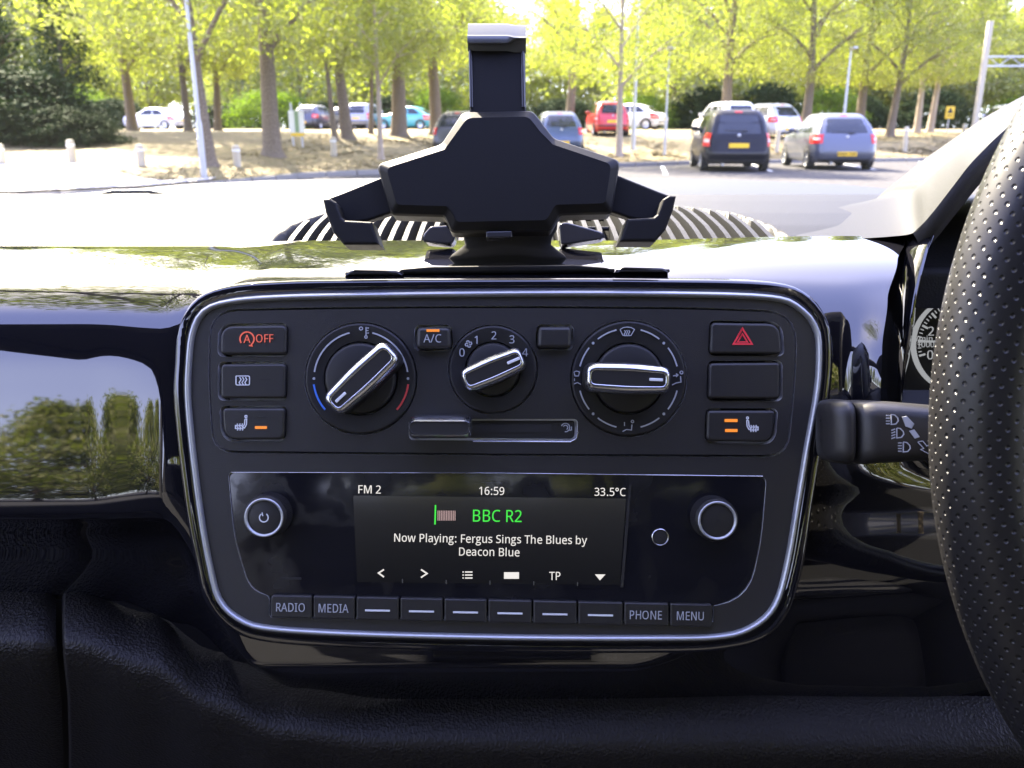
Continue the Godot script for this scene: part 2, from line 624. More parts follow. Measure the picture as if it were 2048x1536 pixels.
func build_dashboard() -> void:
	var dash := thing("dashboard", "black car dashboard with gloss trim, grained top pad and oval air vent", "dashboard")
	# the gloss black trim: runs across the whole width, rolls over the top and under at the bottom
	var g := Geo.new()
	var cols := []
	var across := -900.0
	while across <= 1772.0:
		cols.append(across)
		across += 16.0 if across > -60 else 60.0
	cols.append(1772.0)
	var rows := []
	var n: int = gloss_column(0).size()
	for k in n:
		rows.append(PackedVector3Array())
	for x in cols:
		var col := gloss_column(x)
		for k in n:
			var ends := interp([440, 1822, 480, 1812, 520, 1795, 600, 1775, 700, 1764, 800, 1761, 850, 1775, 930, 2000, 1000, 2250, 1400, 2300], col[k].x)
			var px: float = x if x < 1600 else 1600 + (x - 1600) * (ends - 1600) / 172.0
			# each column keeps one distance from the middle of the car
			var p := spot(px, col[k].x, col[k].y)
			p.x = lerpf((x - 1024.0) / STEP * 0.372, p.x, smoothstep(1200.0, 1700.0, x))
			rows[k].append(p)
	g.patch(rows)
	# turned end at the instrument side
	var e0 := PackedVector3Array()
	var e1 := PackedVector3Array()
	for k in n:
		e0.append(rows[k][cols.size() - 1])
		e1.append(rows[k][cols.size() - 1] + Vector3(0.004, 0, -0.03))
	g.patch([e0, e1])
	part("gloss_trim", g.mesh(), M.gloss, dash, "piano black trim mirroring sky and trees")
	# the grained pad behind it, rising into the hood over the instruments
	g = Geo.new()
	rows = []
	var ahead_list := [0.436, 0.436, 0.438]
	while ahead_list[-1] < 0.66:
		ahead_list.append(ahead_list[-1] + 0.004)
	ahead_list.append_array([0.68, 0.70, 0.72, 0.74, 0.76, 0.78, 0.81, 0.83, 0.85, 0.87])
	var x_list := [-0.56, -0.45, -0.35, -0.27, -0.22]
	while x_list[-1] < 0.2:
		x_list.append(x_list[-1] + 0.003)
	x_list.append_array([0.24, 0.28, 0.34, 0.4])
	for k in ahead_list.size():
		var row := PackedVector3Array()
		for x in x_list:
			# the vent lies in a basin
			var q: float = sqrt(pow((x - 0.011) / 0.141, 2) + pow((ahead_list[k] - 0.449) / 0.185, 2))
			var basin := 0.012 * (1 - smoothstep(0.985, 1.005, q)) if ahead_list[k] > 0.446 else 0.0
			row.append(Vector3(x, pad_y(ahead_list[k]) - [0.02, 0.004, 0.0][mini(k, 2)] - basin, -ahead_list[k]))
		rows.append(row)
	g.patch(rows)
	part("top_pad", g.mesh(), M.pad, dash, "sunlit grained top pad")
	# the hood over the instruments
	g = Geo.new()
	rows = []
	for k in 16:
		rows.append(PackedVector3Array())
	var lip := [[1600, 482, .455], [1700, 478, .447], [1780, 473, .43], [1826, 466, .413], [1850, 443, .4065], [1871, 418, .402], [1908, 370, .396], [1945, 323, .392], [2007, 262, .39], [2060, 222, .39], [2160, 172, .39], [2300, 145, .39], [2500, 140, .39], [2750, 170, .39], [2950, 260, .395], [3050, 430, .41]]
	var top := [[1560, 424, .58], [1680, 414, .565], [1764, 402, .553], [1812, 387, .544], [1838, 369, .535], [1860, 352, .527], [1894, 322, .519], [1925, 298, .512], [1985, 251, .50], [2048, 210, .50], [2150, 160, .50], [2300, 130, .50], [2500, 125, .50], [2750, 150, .50], [2980, 240, .50], [3100, 420, .52]]
	var lip3 := []
	var top3 := []
	for k in lip.size():
		lip3.append(spot(lip[k][0], lip[k][1], lip[k][2]))
		top3.append(spot(top[k][0], top[k][1], top[k][2]))
	lip3 = spline(lip3, false, 6)
	top3 = spline(top3, false, 6)
	for k in lip3.size():
		var a: Vector3 = lip3[k]
		var b: Vector3 = top3[k]
		for i in 13:
			var t := i / 12.0
			var p := a.lerp(b, t)
			p.y += 0.003 * sin(t * PI) * smoothstep(15.0, 27.0, float(k))
			rows[i].append(p)
		rows[13].append(b + Vector3(0, -0.003, -0.03))
		rows[14].append(b + Vector3(0.0, -0.022, -0.08))
		rows[15].append(b + Vector3(0.0, -0.07, -0.15))
	g.patch(rows, false, true)
	part("instrument_hood", g.mesh(), M.pad, dash, "raised grained hood over the instruments")
	# inner side of the hood
	g = Geo.new()
	var r0 := PackedVector3Array()
	var r1 := PackedVector3Array()
	var r2 := PackedVector3Array()
	var r3 := PackedVector3Array()
	for k in range(3, lip.size()):
		var a := spot(lip[k][0], lip[k][1], lip[k][2])
		r0.append(a)
		r1.append(a + Vector3(0.002, -0.004, 0.002))
		r2.append(a + Vector3(0.006, -0.012, -0.004))
		r3.append(a + Vector3(0.03, -0.03, -0.13))
	g.patch([r0, r1, r2, r3])
	part("hood_lining", g.mesh(), M.pad_dark, dash)
	# air vent: tray, rim, slats and cross bars
	var vent := Node3D.new()
	vent.name = "air_vent"
	dash.add_child(vent)
	vent.set_meta("label", "oval windscreen air vent with thin pale slats")
	var cz := 0.449
	var ax := 0.141
	var az := 0.185
	var cx := 0.011
	g = Geo.new()
	rows = []
	for i in 25:
		var z := cz + az * sin(PI / 2 * i / 24.0)
		var hw := ax * sqrt(maxf(0.0, 1 - pow((z - cz) / az, 2))) + 0.0004
		rows.append(PackedVector3Array([Vector3(cx - hw, pad_y(z) - 0.0112, -z), Vector3(cx, pad_y(z) - 0.0112, -z), Vector3(cx + hw, pad_y(z) - 0.0112, -z)]))
	g.patch(rows)
	part("vent_tray", g.mesh(), M.dark, vent)
	var pitch := 0.0078
	for k in range(-19, 20):
		var x := k * pitch
		var q := 1 - pow(x / ax, 2)
		if q <= 0.02:
			continue
		var z0 := 0.452
		var z1 := cz + az * sqrt(q)
		g = Geo.new()
		var ra := [PackedVector3Array(), PackedVector3Array(), PackedVector3Array(), PackedVector3Array()]
		for i in 9:
			var z := lerpf(z0, z1, i / 8.0)
			var y := pad_y(z)
			var hgt := 0.0006
			ra[0].append(Vector3(cx + x - 0.0014, y - 0.0115, -z))
			ra[1].append(Vector3(cx + x - 0.0014, y + hgt, -z))
			ra[2].append(Vector3(cx + x + 0.0014, y + hgt, -z))
			ra[3].append(Vector3(cx + x + 0.0014, y - 0.0115, -z))
		g.patch(ra, false, false)
		part("slat", g.mesh(), M.pad, vent)
	for z in [0.47, 0.50, 0.53, 0.56, 0.59]:
		var w: float = ax * 0.34
		g = Geo.new()
		g.tube([Vector3(cx - w, pad_y(z) - 0.002, -z), Vector3(cx + w, pad_y(z) - 0.002, -z)], [0.0014, 0.0014], 6)
		part("cross_bar", g.mesh(), M.pad, vent)
	# gloss surround of the instruments
	g = Geo.new()
	var sl := [[462, 1832, 1872, .416], [500, 1812, 1856, .41], [550, 1797, 1843, .404], [600, 1786, 1832, .40], [650, 1778, 1824, .398], [700, 1773, 1817, .398], [750, 1772, 1810, .40], [800, 1774, 1804, .402], [860, 1780, 1806, .405], [920, 1790, 1812, .41]]
	rows = []
	for s in sl:
		var r := PackedVector3Array()
		r.append(spot(s[1] - 12, s[0], s[3] + 0.03))
		for i in 7:
			var t := i / 6.0
			r.append(spot(lerpf(s[1], s[2], t), s[0], s[3] + 0.010 * (1 - t) - 0.006 * t - 0.003 * sin(t * PI)))
		r.append(spot(s[2] + 4, s[0], s[3] + 0.05))
		rows.append(r)
	g.patch(rows)
	part("instrument_surround", g.mesh(), M.gloss, dash, "curved gloss strip reflecting yellow-green trees")
	# lower dashboard, in two pieces with the gap of the glovebox lid between them
	for piece in [["lower_panel", -900.0, 112.0], ["glovebox_lid", 124.0, 2500.0]]:
		g = Geo.new()
		var offs := [[-14, .413], [0, .406], [30, .3955], [60, .388], [82, .384], [98, .3825], [115, .3835], [145, .389], [200, .402], [290, .43], [430, .485], [600, .57]]
		rows = []
		for o in offs:
			rows.append(PackedVector3Array())
		var x: float = piece[1]
		while true:
			for k in offs.size():
				var sx := x + (14.0 * smoothstep(60.0, 260.0, offs[k][0]) if piece[0] == "glovebox_lid" and x < 200 else (14.0 * smoothstep(60.0, 260.0, offs[k][0]) if x > 60 and x < 113 else 0.0))
				rows[k].append(spot(sx, lower_edge(x) + offs[k][0], offs[k][1] + (offs[k][1] - 0.3825) * -0.45 * smoothstep(500.0, 1300.0, x) * (1.0 if offs[k][0] < 84 else 0.0) + (0.006 if x == 112.0 or x == 124.0 else 0.0)))
			if x >= piece[2]:
				break
			x = minf(x + (4.0 if (x >= 104 and x < 132) else 30.0), piece[2])
		g.patch(rows)
		part(piece[0], g.mesh(), M.lower, dash)
	g = Geo.new()
	rows = []
	for d in [[1150, .43], [1280, .42], [1360, .45], [1450, .50], [1700, .62]]:
		rows.append(PackedVector3Array([spot(95, d[0], d[1]), spot(150, d[0], d[1])]))
	g.patch(rows)
	part("gap_backing", g.mesh(), M.dark, dash)
	# panel round the steering column
	g = Geo.new()
	rows = []
	for d in [[780, .47], [900, .455], [1000, .45], [1100, .45], [1250, .455], [1400, .47], [1600, .5]]:
		var r := PackedVector3Array()
		for x in [1690, 1780, 1900, 2100, 2400, 2700]:
			r.append(spot(x, d[0], d[1]))
		rows.append(r)
	g.patch(rows)
	part("column_panel", g.mesh(), M.dark, dash)


# ---------------------------------------------------------------- centre panel

func silver_loop() -> Array:
	return spline(pairs([378, 723, 386, 662, 410, 621, 463, 603, 559, 595, 717, 591, 1050, 587, 1317, 588, 1540, 595, 1603, 620, 1632, 658, 1638, 700, 1634, 780, 1613, 900, 1594, 1014, 1572, 1139, 1547, 1215, 1500, 1256, 1437, 1273, 1312, 1276, 1045, 1275, 732, 1268, 545, 1257, 482, 1240, 439, 1200, 420, 1132, 405, 1050, 393, 963, 383, 877, 376, 792]), true, 5)


func grown(loop: Array, by: float) -> Array:
	var out := []
	for p in Geo.inset(PackedVector2Array(loop), -by):
		out.append(p)
	return out


func csg(loop: Array, w0: float, w1: float, cut: bool, parent: Node, called: String, material: Material = null) -> CSGPolygon3D:
	var c := CSGPolygon3D.new()
	c.name = called
	c.polygon = on_face(loop)
	c.depth = w1 - w0
	c.position.z = w1
	if cut:
		c.operation = CSGShape3D.OPERATION_SUBTRACTION
	if material:
		c.material = material
	parent.add_child(c, true)
	return c


func icon(strokes: Array, width: float, w: float, material: Material, parent: Node, called := "symbol") -> void:
	var g := Geo.new()
	for s in strokes:
		var p := []
		for q: Vector2 in s:
			p.append(pt(q.x, q.y, w))
		g.line(p, len_of(width, w), w)
	part(called, g.mesh(), material, parent)


func seat_symbol(x: float, y: float, s: float) -> Array:
	var out := [
		arc(x + 9 * s, y - 14, 2.2, 0, 360, 8),
		pairs([x + 7 * s, y - 9, x + 6 * s, y + 2, x + 2 * s, y + 7, x + 6 * s, y + 9, x + 10 * s, y + 2, x + 10.5 * s, y - 9, x + 7 * s, y - 9]),
		pairs([x + 2 * s, y + 4, x - 12 * s, y + 4, x - 12 * s, y + 10, x + 3 * s, y + 10]),
	]
	for k in 3:
		out.append(pairs([x - (8 - k * 5) * s, y, x - (9 - k * 5) * s, y + 5, x - (7 - k * 5) * s, y + 9, x - (8 - k * 5) * s, y + 14]))
	return out


func heat_lines(x: float, y: float, s: float) -> Array:
	var out := []
	for k in 3:
		var u := x + (k - 1) * 6 * s
		out.append(pairs([u - s, y - 8 * s, u + 2 * s, y - 3 * s, u - 2 * s, y + 3 * s, u + s, y + 9 * s]))
	return out


func make_button(called: String, loop: Array, parent: Node, bevel := 5.0, high := 0.0022) -> MeshInstance3D:
	var g := Geo.new()
	g.prism(on_face(loop, high), -0.005, high, len_of(bevel))
	return part(called, g.mesh(), M.button, parent)


func build_centre() -> void:
	# frame: gloss black ring, silver ring, dark plate
	var fr := thing("centre_console_frame", "gloss black surround with a satin silver ring framing the radio and heater controls", "panel frame", face)
	var sil := resample(silver_loop(), 200)
	var outer := resample(spline(pairs([343, 730, 350, 655, 385, 595, 450, 568, 559, 558, 717, 555, 1050, 553, 1317, 554, 1540, 560, 1620, 585, 1662, 640, 1672, 700, 1668, 780, 1650, 900, 1632, 1014, 1612, 1139, 1580, 1235, 1530, 1285, 1440, 1307, 1312, 1312, 1045, 1311, 732, 1303, 545, 1292, 460, 1268, 405, 1210, 385, 1132, 369, 1050, 357, 963, 347, 877, 340, 792]), true, 5), 200)
	var g := Geo.new()
	var o2 := PackedVector2Array(outer)
	g.patch([Geo.row3(on_face(outer), -0.03), Geo.row3(on_face(outer), -0.004), Geo.row3(on_face(grown(outer, -4)), -0.0018), Geo.row3(on_face(grown(outer, -10)), -0.001), Geo.row3(on_face(sil), -0.0006), Geo.row3(on_face(sil), -0.008)], true)
	part("gloss_surround", g.mesh(), M.gloss, fr)
	g = Geo.new()
	var rows := []
	for k in 13:
		var a := PI * k / 12
		rows.append(Geo.row3(on_face(grown(sil, -cos(a) * 6.2)), -0.0008 + 0.0026 * sin(a)))
	g.patch(rows, true)
	part("silver_ring", g.mesh(), M.silver, fr)
	var holder := CSGCombiner3D.new()
	holder.name = "back_plate"
	fr.add_child(holder)
	csg(resample(grown(silver_loop(), -5), 90), -0.012, -0.0004, false, holder, "plate", M.satin)
	var clim_loop := rounded([418, 618, 60, 700, 613, 100, 1000, 611, 150, 1400, 614, 80, 1597, 622, 70, 1592, 760, 40, 1577, 915, 48, 1000, 912, 60, 424, 906, 46, 416, 760, 40])
	var radio_loop := rounded([455, 944, 14, 1000, 946, 100, 1534, 953, 16, 1524, 1080, 40, 1497, 1200, 60, 1428, 1212, 2, 1428, 1246, 8, 538, 1236, 8, 538, 1192, 10, 500, 1182, 30, 468, 1080, 40])
	csg(clim_loop, -0.009, 0.01, true, holder, "opening")
	csg(radio_loop, -0.009, 0.01, true, holder, "opening")

	# heater and switch panel
	var cl := thing("climate_control_panel", "dark panel of heater dials, slider and square switches above the radio", "control panel", face)
	var fp := CSGCombiner3D.new()
	fp.name = "face_plate"
	cl.add_child(fp)
	csg(grown(clim_loop, -5), -0.0088, 0.0004, false, fp, "plate", M.satin)
	var buttons := [
		["stop_start_button", rounded([441, 652, 26, 573, 650, 12, 572, 709, 9, 440, 709, 9])],
		["rear_heater_button", rounded([441, 728, 10, 571, 727, 9, 570, 797, 9, 441, 797, 9])],
		["seat_heater_button", rounded([444, 816, 10, 570, 816, 9, 568, 879, 14, 448, 880, 26])],
		["ac_button", rounded([834, 654, 10, 900, 654, 10, 902, 698, 10, 832, 698, 10])],
		["blank_button", rounded([1077, 653, 9, 1143, 653, 9, 1143, 696, 9, 1075, 696, 9])],
		["hazard_button", rounded([1423, 645, 9, 1560, 647, 26, 1564, 708, 9, 1420, 707, 9])],
		["blank_button", rounded([1419, 726, 9, 1560, 725, 9, 1560, 798, 9, 1417, 797, 9])],
		["seat_heater_button", rounded([1415, 821, 9, 1551, 821, 9, 1546, 885, 24, 1413, 882, 12])],
	]
	for b in buttons:
		csg(grown(b[1], 4.5), -0.006, 0.01, true, fp, "well")
	var dials := [[722.0, 757.0, 111.0, 72.0], [986.0, 739.0, 88.0, 54.0], [1257.0, 757.0, 115.0, 70.0]]
	for d in dials:
		csg(arc(d[0], d[1], d[2] + 2.0, 0, 360 - 5, 71), -0.006, 0.01, true, fp, "well")
	csg(rounded([818, 838, 10, 1156, 838, 10, 1154, 882, 14, 818, 880, 10]), -0.003, 0.01, true, fp, "well")
	var made := []
	for b in buttons:
		var small: bool = b[0] == "ac_button" or (b[0] == "blank_button" and made.size() == 4)
		made.append(make_button(b[0], b[1], cl, 7.0 if small else 5.0, 0.0045 if small else 0.0024))
	var w := 0.0026
	# stop-start switch
	icon([arc(494, 678, 14, 215, -55, 24), pairs([502, 689, 504, 692, 498, 691])], 2.6, w, M.led_red, made[0], "lamp_symbol")
	text("A", 11, 494, 678, w, M.led_red, made[0], "lamp_lettering")
	text("OFF", 14, 529, 677, w, M.led_red, made[0], "lamp_lettering", 0, 0.92)
	# rear window heater
	icon([rounded([472, 752, 3, 499, 752, 3, 499, 770, 3, 472, 770, 3, 472, 752, 0])] + heat_lines(486, 762, 0.95), 1.8, w, M.print, made[1])
	icon([pairs([519, 759, 541, 759])], 2.5, w, M.dark, made[1], "lamp")
	# seat heaters
	icon(seat_symbol(483, 847, 1), 1.9, w, M.print, made[2])
	icon([pairs([513, 834, 535, 834])], 2.5, w, M.dark, made[2], "lamp")
	icon([pairs([510, 855, 534, 855])], 5.5, w, M.led_amber, made[2], "lamp_lit")
	icon(seat_symbol(1504, 850, -1), 1.9, w, M.print, made[7])
	icon([pairs([1449, 841, 1475, 841])], 6, w, M.led_amber, made[7], "lamp_lit")
	icon([pairs([1450, 861, 1475, 861])], 6, w, M.led_amber, made[7], "lamp_lit")
	# air conditioning
	text("A/C", 13, 865, 677, 0.0047, M.print_dim, made[3])
	icon([pairs([853, 661, 879, 661])], 5, 0.0047, M.led_amber, made[3], "lamp_lit")
	# hazard triangle: two outlines and a point
	icon([pairs([1485, 657, 1467, 688, 1504, 688, 1485, 657, 1476, 672])], 3.4, w, M.print_hazard, made[5])
	icon([pairs([1485, 668, 1475, 684, 1495, 684, 1485, 668, 1480, 676])], 2.6, w, M.print_hazard, made[5])

	# the three dials
	var names := ["temperature_dial", "fan_dial", "air_direction_dial"]
	var turns := [223.0, 23.0, -2.5]
	var grips := [[86.0, 33.0], [66.0, 29.0], [86.0, 33.0]]
	for k in 3:
		var d: Array = dials[k]
		var dial := Node3D.new()
		dial.name = names[k]
		cl.add_child(dial)
		var c := pt(d[0], d[1])
		dial.position = Vector3(c.x, c.y, 0)
		g = Geo.new()
		var ro := len_of(d[2])
		var ri := len_of(d[3])
		g.revolve([Vector2(ro, -0.005), Vector2(ro, 0.0004), Vector2(ro - 0.0005, 0.0011), Vector2(ro - 0.0012, 0.0013), Vector2(ri + 0.003, 0.0006), Vector2(ri + 0.0006, 0.0004), Vector2(ri + 0.0003, 0.0), Vector2(ri + 0.0003, -0.003)], 72)
		part("ring", g.mesh(), M.dial, dial)
		g = Geo.new()
		g.revolve([Vector2(ri - 0.0002, -0.003), Vector2(ri - 0.0002, 0.0012), Vector2(ri - 0.0008, 0.0019), Vector2(ri * 0.9, 0.0024), Vector2(ri * 0.5, 0.003), Vector2(0.0001, 0.003)], 64)
		part("disc", g.mesh(), M.dial, dial)
		# grip: a tapering bar with a bright edge and a dark inlaid top
		var loops := []
		var tail := 0.84 if k != 1 else 0.86
		var top_w := 0.0165
		for lv in [[1.0, 1.0, 0.0022], [0.99, 0.97, 0.0128], [0.98, 0.93, 0.0142], [0.962, 0.85, 0.0152], [0.938, 0.75, 0.0159], [0.91, 0.63, 0.0163], [0.875, 0.50, top_w], [0.855, 0.44, top_w - 0.0005]]:
			var hl: float = grips[k][0] * lv[0]
			var hw: float = grips[k][1] * lv[1]
			var lp := rounded([-hl, -hw * 0.9, hw * 0.7, 0, -hw * 1.02, hl * 0.3, hl, -hw * tail, hw * 0.6, hl, hw * tail, hw * 0.6, 0, hw * 1.02, hl * 0.3, -hl, hw * 0.9, hw * 0.7], 6)
			var row := PackedVector3Array()
			for q: Vector2 in lp:
				row.append(Vector3(q.x * len_of(1.0, 0.012), q.y * len_of(1.0, 0.012), lv[2]))
			loops.append(row)
		var grip := Node3D.new()
		grip.name = "grip"
		dial.add_child(grip)
		var shift := c * -0.045
		grip.transform = Transform3D(Basis(Vector3.BACK, deg_to_rad(turns[k])), Vector3(shift.x, shift.y, 0))
		g = Geo.new()
		g.patch(loops.slice(0, 2), true)
		part("base", g.mesh(), M.dial, grip)
		g = Geo.new()
		g.patch(loops.slice(1), true)
		part("bright_edge", g.mesh(), M.dark_chrome, grip)
		g = Geo.new()
		var top := PackedVector2Array()
		for q in loops[7]:
			top.append(Vector2(q.x, q.y))
		g.cap(top, top_w - 0.0003)
		part("inlay", g.mesh(), M.button, grip)
		g = Geo.new()
		var mx: float = grips[k][0] * len_of(0.52, 0.012)
		g.rbox(Vector3(mx + 0.002, 0, top_w), Vector3(0.0055, 0.0012, 0.0006), 0.00025, false)
		part("marker", g.mesh(), M.print, grip)
		if k == 0:
			var mk := 0.0016
			icon([arc(d[0], d[1], 94, 104, 172, 24), arc(d[0], d[1], 94, 76, 8, 24)], 3.0, mk, M.print_dim, cl, "scale_line")
			icon([arc(d[0], d[1], 95, 187, 221, 14)], 3.6, mk, M.print_blue, cl, "scale_line")
			icon([arc(d[0], d[1], 95, -7, -41, 14)], 3.6, mk, M.print_red, cl, "scale_line")
			icon([arc(d[0] - 94, d[1], 1.6, 0, 360, 8), arc(d[0] + 94, d[1], 1.6, 0, 360, 8)], 2.2, mk, M.print_dim, cl, "scale_line")
			icon([arc(722, 657, 3.2, 0, 360, 10), pairs([732, 654, 732, 672]), arc(732, 674, 2.6, 0, 360, 8), pairs([732, 656, 738, 656]), pairs([732, 661, 737, 661]), pairs([732, 666, 738, 666])], 1.9, mk, M.print_dim, cl)
		elif k == 1:
			for t in [["0", 924, 705], ["1", 953, 680], ["2", 988, 671], ["3", 1024, 679], ["4", 1050, 705]]:
				text(t[0], 12, t[1], t[2], 0.0012, M.print_dim, cl, "numeral")
			var fan := []
			for q in 4:
				var a := 90.0 * q + 20
				fan.append(arc(937 + cos(deg_to_rad(a)) * 3.5, 688 - sin(deg_to_rad(a)) * 3.5, 3.0, a - 150, a + 60, 8))
			icon(fan, 2.2, 0.0014, M.print_dim, cl)
		else:
			var mk := 0.0016
			var ring := []
			for q in 4:
				var a := 90.0 * q
				ring.append(arc(d[0], d[1], 100, a + 14, a + 38, 10))
				ring.append(arc(d[0], d[1], 100, a + 52, a + 76, 10))
				ring.append(arc(d[0] + cos(deg_to_rad(a + 45)) * 100, d[1] - sin(deg_to_rad(a + 45)) * 100, 1.4, 0, 360, 8))
			icon(ring, 2.8, mk, M.print_dim, cl, "scale_line")
			# windscreen, face and feet symbols
			icon([pairs([1240, 659, 1247, 655, 1254, 654, 1262, 655, 1269, 659, 1262, 671, 1246, 671, 1240, 659])] + heat_lines(1254, 666, 0.7), 1.7, mk, M.print_dim, cl)
			icon([arc(1363, 745, 3, 0, 360, 8), pairs([1361, 752, 1362, 764, 1352, 766, 1344, 770]), pairs([1346, 752, 1354, 750]), pairs([1352, 747, 1356, 750, 1352, 754])], 2.0, mk, M.print_dim, cl)
			icon([pairs([1148, 744, 1153, 742, 1159, 744, 1157, 752, 1150, 752, 1148, 744]), pairs([1149, 757, 1149, 762]), pairs([1148, 768, 1155, 765, 1162, 769])], 1.7, mk, M.print_dim, cl)
			icon([arc(1265, 843, 2.6, 0, 360, 8), pairs([1264, 849, 1263, 860, 1253, 859, 1245, 863]), pairs([1249, 844, 1249, 852])], 1.8, mk, M.print_dim, cl)

	# slider
	var sl := Node3D.new()
	sl.name = "recirculation_slider"
	cl.add_child(sl)
	g = Geo.new()
	g.prism(on_face(rounded([824, 842, 6, 1150, 842, 6, 1149, 878, 10, 824, 876, 6])), -0.0029, -0.0012, 0.0004)
	part("slot", g.mesh(), M.dial, sl)
	g = Geo.new()
	g.prism(on_face(rrect(940, 849, 1103, 865, 2)), -0.0012, -0.0009, 0.0)
	part("groove", g.mesh(), M.dark, sl)
	g = Geo.new()
	g.tube([Vector3(pt(946, 883).x, pt(946, 883).y, 0.0004), Vector3(pt(1140, 884).x, pt(1140, 884).y, 0.0004), Vector3(pt(1152, 878).x, pt(1152, 878).y, 0.0004), Vector3(pt(1156, 862).x, pt(1156, 862).y, 0.0004)], [0.0004, 0.0004, 0.0004, 0.0002], 6)
	part("lip", g.mesh(), M.dark_chrome, sl)
	icon([arc(1131, 855, 8.5, 160, -100, 16), arc(1131, 855, 4.5, 160, -60, 12), pairs([1136, 861, 1143, 860, 1143, 853])], 1.9, -0.001, M.print_dim, sl)
	var kn := Node3D.new()
	kn.name = "knob"
	sl.add_child(kn)
	rows = []
	for lv in [[1.0, 1.0, -0.002], [1.0, 1.0, 0.0120], [0.988, 0.84, 0.0140], [0.97, 0.60, 0.0152], [0.95, 0.50, 0.0154], [0.93, 0.48, 0.0151]]:
		rows.append(Geo.row3(on_face(rounded([880 - 62 * lv[0], 855 - 22 * lv[1], 12, 880 + 62 * lv[0], 855 - 22 * lv[1], 12, 880 + 62 * lv[0], 855 + 22 * lv[1], 12, 880 - 62 * lv[0], 855 + 22 * lv[1], 12]), 0.013), lv[2]))
	g = Geo.new()
	g.patch(rows.slice(0, 2), true)
	g.patch(rows.slice(1, 4), true)
	part("bright_edge", g.mesh(), M.dark_chrome, kn)
	g = Geo.new()
	g.patch(rows.slice(3), true)
	g.cap(on_face(rounded([880 - 62 * 0.93, 855 - 10.56, 8, 880 + 62 * 0.93, 855 - 10.56, 8, 880 + 62 * 0.93, 855 + 10.56, 8, 880 - 62 * 0.93, 855 + 10.56, 8]), 0.013), 0.0151)
	part("inlay", g.mesh(), M.button, kn)


# ---------------------------------------------------------------- radio

